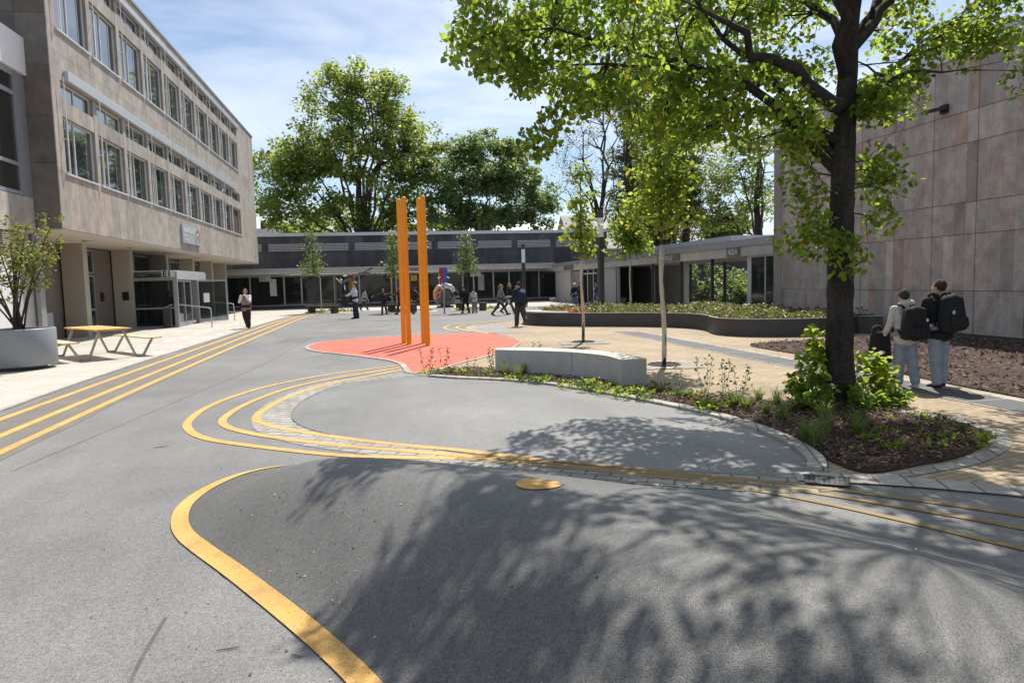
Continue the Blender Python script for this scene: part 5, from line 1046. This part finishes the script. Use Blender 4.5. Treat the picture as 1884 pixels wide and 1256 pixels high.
    for sd in (-1,1): ell(b,P((sd*.077,-.005,-.005)),(.012*s,.022*s,.032*s),RH,10,6)
    me=remesh(b,.0085 if near else .0115,3); bo=link('body',me,[M_SKIN,M_EYE,M_LIP],root,True)
    hdv=hd*s; RHi=RH.inverted(); mi=np.zeros(len(me.polygons),np.int32)
    for pl in me.polygons:
        q=(RHi@(pl.center-hdv))/s
        if q.y>.06 and abs(q.z)<.2:
            if abs(abs(q.x)-.031)<.012 and abs(q.z-.008)<.008: mi[pl.index]=1
            elif abs(q.x)<.024 and abs(q.z+.062)<.008: mi[pl.index]=2
    me.polygons.foreach_set('material_index',mi)
    vx=.011 if near else .0145
    # trousers
    lo=loose; tc=[(up((-.075,0,-.0)),up((.075,0,-.0)),.125,.125),(up((-.06,0,.08)),up((.06,0,.08)),.118,.118)]
    for sd in (-1,1):
        h,k_,a,fo=J[sd]; end=k_+(a-k_)*(.05 if shorts else .93); tc+=[(h,k_,.105,.074*lo),(k_,end,.074*lo,.066*lo if lo>1 else .058)]
        if lo>1: tc+=[(h*.4+k_*.6,k_*.6+a*.4,.088*lo,.07*lo)]
    if skirt: tc2=None
    link('trousers',remesh(capsule_mb(sc(tc)),vx,3),cloth(bottom),root,True)
    # top
    hem=.02 if short_top else -.06
    oc=[(up((-.075,-.005,hem)),up((.075,-.005,hem)),.135,.135),(up((-.06,0,.18)),up((.06,0,.18)),.132,.132),(up((-.08,0,.31)),up((.08,0,.31)),.135,.135),(up((-.12,0,.42)),up((.12,0,.42)),.098,.098),(up((-.16,0,.465)),up((.16,0,.465)),.066,.066),(up((0,-.01,.47)),up((0,-.0,.53)),.075,.066)]
    if hood: oc+=[(up((-.06,-.10,.55)),up((.06,-.10,.55)),.075,.075),(up((-.07,-.03,.555)),up((.07,-.03,.555)),.05,.05),(up((0,-.11,.47)),up((0,-.11,.5)),.07,.06)]
    sl=[]
    for sd in (-1,1):
        sh,e,w,R2=A[sd]; sl+=[(sh,e,.068,.054),(e,w-(w-e)*.06,.054,.042)]
    if trim is None: link('top',remesh(capsule_mb(sc(oc+sl)),vx,3),cloth(top),root,True)
    else: link('sleeves',remesh(capsule_mb(sc(sl+[(up((-.14,0,.45)),up((.14,0,.45)),.08,.08)])),vx,3),cloth(trim),root,True); link('vest',remesh(capsule_mb(sc(oc)),vx,3),cloth(top),root,True)
    if skirt:
        link('skirt',remesh(capsule_mb(sc([(up((-.07,0,.08)),up((.07,0,.08)),.13,.13),(up((-.10,0,-.22)),up((.10,0,-.22)),.16,.16)])),vx,3),cloth(skirt),root,True)
    for sd in (-1,1):
        h,k_,a,fo=J[sd]; fl=Vector((fo.x,fo.y,fo.z)); c_=[(a+Vector((0,-.02,-.045)),a+fl*.10+Vector((0,0,-.042)),.046,.042),(a+fl*.10+Vector((0,0,-.045)),a+fl*.165+Vector((0,0,-.048)),.042,.034),(a+Vector((0,-.015,-.01)),a+Vector((0,-.01,.02)),.047,.047)]
        link('shoe',remesh(capsule_mb(sc(c_)),vx*.9,2),cloth(shoe),root,True)
    # hair
    hb=MB(); ell(hb,P((0,-.018,.045)),(.088*s,.098*s,.098*s),RH,20,14); keep=[]
    hv=[RHi@(Vector(v)-hdv)/s for v in hb.v]; 
    for i,q in enumerate(hv):
        j=1+.05*math.sin(q.x*70+q.z*40)*math.cos(q.y*55); hb.v[i]=tuple(hdv+RH@(Vector((q.x*j,q.y*j,q.z*j)))*s)
    hb.f=[f for f in hb.f if not (sum(hv[i].y for i in f)/len(f)>.035 and sum(hv[i].z for i in f)/len(f)<.068) and not sum(hv[i].z for i in f)/len(f)<-.03]; hb.m=[0]*len(hb.f)
    cc=[]
    if hairlen: 
        for xx_ in (-.055,0,.055): cc.append((P((xx_,-.06,.03)),P((xx_*1.15,-.075,-hairlen)),.05*s,.035*s))
    if pony: cc+=[(P((0,-.1,.06)),P((0,-.15,.02)),.03*s,.035*s),(P((0,-.15,.02)),P((0,-.18,-.12)),.035*s,.018*s)]
    for q in ([capsule_mb(cc)] if cc else []): hb.add(q.v,q.f)
    ho=link('hair',bpy.data.meshes.new('hair'),cloth(hair),root); ho.data.from_pydata(hb.v,[],hb.f); ho.data.polygons.foreach_set('use_smooth',[True]*len(hb.f))
    if cap:
        cb=MB(); ell(cb,P((0,-.015,.055)),(.094*s,.104*s,.10*s),RH,18,12); cb.f=[f for f in cb.f if sum((RHi@(Vector(cb.v[i])-hdv)/s).z for i in f)/len(f)>.05]; cb.m=[0]*len(cb.f); q=capsule_mb([(P((-.04,.10,.06)),P((.04,.10,.06)),.03*s,.03*s)]); q.v=[tuple(hdv+RH@Vector((v_.x,v_.y,.06*s+(v_.z-.06*s)*.25))) for v_ in [RHi@(Vector(v)-hdv) for v in q.v]]; cb.add(q.v,q.f); cb.build('cap',cloth(cap),root,True)
    root['_j']=0; del root['_j']
    return root,dict(s=s,up=lambda v:root.matrix_basis@((pel+Rl@Vector(v))*s),A={k:(root.matrix_basis@(v[0]*s),root.matrix_basis@(v[1]*s),root.matrix_basis@(v[2]*s)) for k,v in A.items()},Rz=rad(face))
def fix(r): bpy.context.view_layer.update(); return r
def backpack(pr,label,col,w=.34,h=.48,d=.2,zoff=0,accent=None,pocket=True,straps=True,near=False):
    root,i=pr; s=i['s']; base=i['up']((0,-.13,.0+zoff)); o=empty('backpack',base,i['Rz'],label,'backpack','school backpacks'); b=MB(); cm=cloth(col)
    r=.075; caps=[]
    for x in (-w/2+r,w/2-r):
        for y in (-d+r,-r+.01): caps.append(((x,y,r),(x*.62,y*.8,h-r*1.1),r,r*.95))
    caps+= [((-w/2+r,-d/2,r),(w/2-r,-d/2,r),r*1.1,r*1.1),((-w/2*.5+r*.7,-d/2,h-r),(w/2*.5-r*.7,-d/2,h-r),r*1.1,r*1.1),((-w/2*.8+r,-d/2,h*.62),(w/2*.8-r,-d/2,h*.62),r*1.25,r*1.25),((0,-d/2,r),(0,-d/2,h-r),r*1.5,r*1.4)]
    for x in np.linspace(-w/2+r,w/2-r,4): caps.append(((x,-d/2,r),(x*.66,-d/2,h-r),r*1.15,r))
    link('bag',remesh(capsule_mb([(Vector(p)*s,Vector(q)*s,a*s,c*s) for p,q,a,c in caps]),.012,4),cm,o,True)
    if pocket: link('front_pocket',remesh(capsule_mb([(Vector((x,-d-.005,.10))*s,Vector((x,-d,.20))*s,.05*s,.04*s) for x in np.linspace(-w*.28,w*.28,4)]),.012,3),cm,o,True)
    b=MB(); b.tube([Vector(p)*s for p in spline([(-.05,-.02,h-.03),(-.03,-.03,h+.03),(.03,-.03,h+.03),(.05,-.02,h-.03)],4)],.010*s,6); b.build('grab_handle',cm,o,True)
    for sd in (-1,1):
        b=MB(); pts=spline([(sd*.10,.0,h-.06),(sd*.12,.10,h+.03),(sd*.12,.24,h-.02),(sd*.13,.265,h-.18),(sd*.15,.20,h-.30),(sd*.15,.05,.08)],4); b.tube([Vector(p)*s for p in pts],.022*s,6); b.build('strap',cm,o,True)
    if accent:
        for (x,z,c,rr) in accent: b=MB(); ell(b,(x*s,(-d-.055)*s,z*s),(rr*s,.014*s,rr*1.2*s),None,10,6); b.build('charm',cloth(c),o,True)
    return o
NAVY=(.018,.022,.045); BLK=(.012,.012,.015); JEAN=(.23,.265,.33); DJEAN=(.03,.035,.06); GREY=(.26,.25,.25); BRN=(.035,.018,.014); HB_=(.045,.028,.02); HD=(.02,.014,.012); HL=(.26,.19,.11); WHT=(.72,.72,.76)
def at(x,y): p=gp(x,y); return (p.x,p.y)
# the two pupils with backpacks on the slab band
hN=14
a_=person('smaller pupil in pale grey hoodie and light jeans, nearer the big linden',at(1664,712),-5,1.37,((4,3),(-6,10)),((6,16,34,10),(14,14,30,0)),(.52,.49,.47),JEAN,(.48,.45,.40),HB_,7,(-14,-16),near=True,hood=True,loose=1.22)
b_=person('taller pupil in a black jacket and pale jeans, nearer the stone hall wall, looking down',at(1726,712),2,1.50,((-3,4),(6,8)),((20,12,50,20),(12,16,40,0)),BLK,(.26,.295,.35),BLK,HB_,9,(18,-26),near=True,loose=1.2)
backpack(a_,'large black school backpack with a small pale charm worn by the smaller pupil',BLK,.48,.56,.25,-.07,[(.09,.34,(.5,.6,.3),.022),(.15,.24,(.4,.4,.4),.014)])
backpack(b_,'large black school backpack worn by the taller pupil by the hall wall',(.014,.014,.02),.42,.56,.24,-.02,[(-.15,.30,(.45,.45,.5),.026)])
def droop(name,label,cat,top,w,dep,h,col,grp=None):
    o=empty(name,top,0,label,cat,grp); caps=[]
    for k in range(5):
        x=-w/2+w*k/4; caps.append(((x*.7,0,0),(x+rnd(-.02,.02),rnd(-.03,.03),-h*rnd(.8,1)),dep*.8,dep*rnd(.8,1.1)))
    link('cloth',remesh(capsule_mb(caps),.013,3),cloth(col),o,True); b=MB(); b.tube(spline([(-w*.45,0,.02),(-w*.3,.03,.10),(w*.1,.04,.10),(w*.3,0,.02)],4),.028,7); b.build('hood',cloth(col),o,True); return o
wl_=a_[1]['A'][-1][2]; droop('carried_jacket','black jacket hanging from the left hand of the smaller pupil','jacket',(wl_.x-.03,wl_.y+.02,wl_.z+.02),.24,.075,.50,BLK)
wr_=b_[1]['A'][1][2]; g_=empty('shoulder_bag',(wr_.x+.05,wr_.y+.03,wr_.z-.06),0,'small black bag with white print at the right hip of the taller pupil','bag'); q=MB(); ell(q,(0,0,0),(.11,.09,.12)); link('bag',remesh(q,.012,3),cloth(BLK),g_,True); q=MB(); ell(q,(-.02,-.085,-.04),(.05,.012,.03),None,10,6); q.build('print',cloth(WHT),g_,True)
q=MB(); q.tube(spline([(-.05,0,.08),(-.06,-.02,.2),(.0,0,.25),(.05,0,.08)],4),.012,6); q.build('strap',cloth(BLK),g_,True)
# people farther away
person('woman in white blouse, mauve vest and wide dark trousers, hands raised to her face',at(455,604),175,1.64,((8,4),(-12,28)),((40,12,125,25),(35,10,130,30)),(.28,.19,.18),BRN,(.03,.02,.02),HB_,3,(10,-18),.10,loose=1.3,trim=WHT)
o=empty('handbag',gp(447,604)+Vector((.05,.1,.95)),0,'black shoulder bag hanging at the side of the woman in the mauve vest','bag'); q=MB(); ell(q,(0,0,-.05),(.13,.07,.15)); link('bag',remesh(q,.014,3),cloth(BLK),o,True); q=MB(); q.tube(spline([(-.06,0,.05),(.0,.0,.32),(.06,0,.05)],4),.012,6); q.build('strap',cloth(BLK),o,True)
mn=person('man in a white shirt, grey cap and navy trousers, facing left and looking down',at(655,586),88,1.84,((6,8),(-4,4)),((38,4,28,5),(42,4,24,5)),(.58,.57,.66),(.02,.025,.05),BLK,HD,4,(0,-22),cap=(.30,.24,.20),loose=1.15)
wq=mn[1]['A'][-1][2]; droop('carried_jacket','dark jacket held in front of him by the man in the white shirt','jacket',(wq.x-.06,wq.y,wq.z+.0),.25,.07,.42,(.03,.03,.035))
person('child in a grey top walking just behind the man in the white shirt',at(671,571),-60,1.45,((24,6),(-22,18)),((-15,8,10,0),(15,8,12,0)),(.34,.33,.32),DJEAN,BLK,HD,6,loose=1.1)
kd=person('fair-haired child in navy with both arms stretched out sideways',at(707,579),20,1.42,((10,4),(-8,14)),((0,76,8,0),(0,84,4,0)),NAVY,(.04,.045,.075),BLK,HL,4,loose=1.05)
backpack(kd,'navy backpack on the child with outstretched arms',NAVY,.32,.42,.16,0)
person('person in dark brown clothes half hidden behind the left orange poles',at(738,578),70,1.6,((16,4),(-12,10)),((40,30,30,0),(10,10,20,0)),(.08,.03,.025),(.04,.02,.018),BLK,HB_,3,hairlen=.12)
person('child in black and dark red walking half hidden behind the right orange poles',at(770,577),80,1.5,((22,8),(-20,26)),((20,8,40,0),(-10,8,20,0)),(.03,.014,.016),(.09,.075,.08),BLK,HD,10)
person('child in navy top and light grey shorts leaning on the bench',at(842,568),60,1.38,((14,20),(-6,6)),((40,14,20,0),(30,14,20,0)),NAVY,(.36,.35,.40),BLK,HD,8,shorts=True)
k8=person('child in black walking past the front of the low bench, backpack on',at(857,576),35,1.46,((14,4),(-10,14)),((10,10,20,0),(-6,10,15,0)),BLK,BLK,BLK,HB_,6)
backpack(k8,'black backpack on the child in black by the low bench',BLK,.32,.42,.17,0)
person('child in a grey and black striped hoodie bending forward next to the low bench',at(873.5,576),10,1.34,((8,6),(-4,8)),((30,14,40,0),(30,14,40,0)),(.40,.39,.39),(.22,.21,.22),BLK,HD,24,hood=True,loose=1.15)
person('girl with a fair ponytail and grey-brown jacket taking a long stride to the right',at(921,580),-80,1.62,((32,4),(-30,12)),((-14,8,20,0),(22,8,30,0)),(.20,.175,.16),(.045,.045,.06),BLK,HL,5,pony=True)
person('girl in a black top with a white wrap at the hips, striding right',at(937,577),-80,1.62,((26,6),(-28,20)),((-10,10,16,0),(16,10,24,0)),BLK,DJEAN,BLK,HL,3,skirt=(.62,.61,.60),hairlen=.06)
person('child half hidden behind the youth in the long navy jacket',at(950,571),-40,1.4,((10,4),(-10,10)),((10,8,20,0),(0,8,20,0)),(.05,.05,.055),DJEAN,BLK,HL,4)
nv=person('youth in long navy jacket and dark olive trousers walking away by the planter',at(957,600),10,1.63,((10,4),(-14,34)),((4,16,24,0),(-2,18,26,0)),(.016,.02,.04),(.055,.05,.042),(.12,.11,.10),HB_,5,(10,-6),loose=1.35)
backpack(nv,'navy backpack with a pale blue stripe on the youth beside the raised planter',(.016,.024,.06),.34,.44,.18,.02,[(.06,.40,(.25,.36,.5),.05),(-.04,.41,(.25,.36,.5),.04)])
person('child with a white cap, black jacket and blue jeans standing by the walkway door',at(1058,566),150,1.45,((3,3),(-3,3)),((20,10,60,10),(6,12,20,0)),BLK,(.10,.15,.24),(.4,.4,.4),HD,2,cap=(.75,.73,.68))
person('child in dark clothes holding a paper behind the child with the white cap',at(1067,562),130,1.5,((4,3),(-4,3)),((30,8,70,10),(30,8,70,10)),(.04,.035,.045),BLK,BLK,HD,3)
person('child in a blue jacket and grey trousers standing in shade left of the tall lamp',at(1099,565),100,1.45,((6,4),(-6,8)),((15,8,40,0),(0,8,20,0)),(.03,.035,.13),(.22,.22,.25),BLK,HD,4)
person('person in a pale top standing behind the glass side of the E1 porch',(XF-.75,34.6),40,1.62,((3,2),(-3,2)),((6,8,10,0),(4,8,12,0)),(.50,.47,.36),(.06,.06,.08),BLK,HD,2)
# put each building's empty at its own foot
def rebase(root,loc):
    for c in root.children: c.location=Vector(c.location)-Vector(loc)
    root.location=loc
for r_,l_ in ((LB,(-11,38,0)),(AN,(-10,15,0)),(BB,(0,58,0)),(CW,(15,38,0)),(HB,(15,7,0)),(RW,(25,46,0))): rebase(r_,l_)
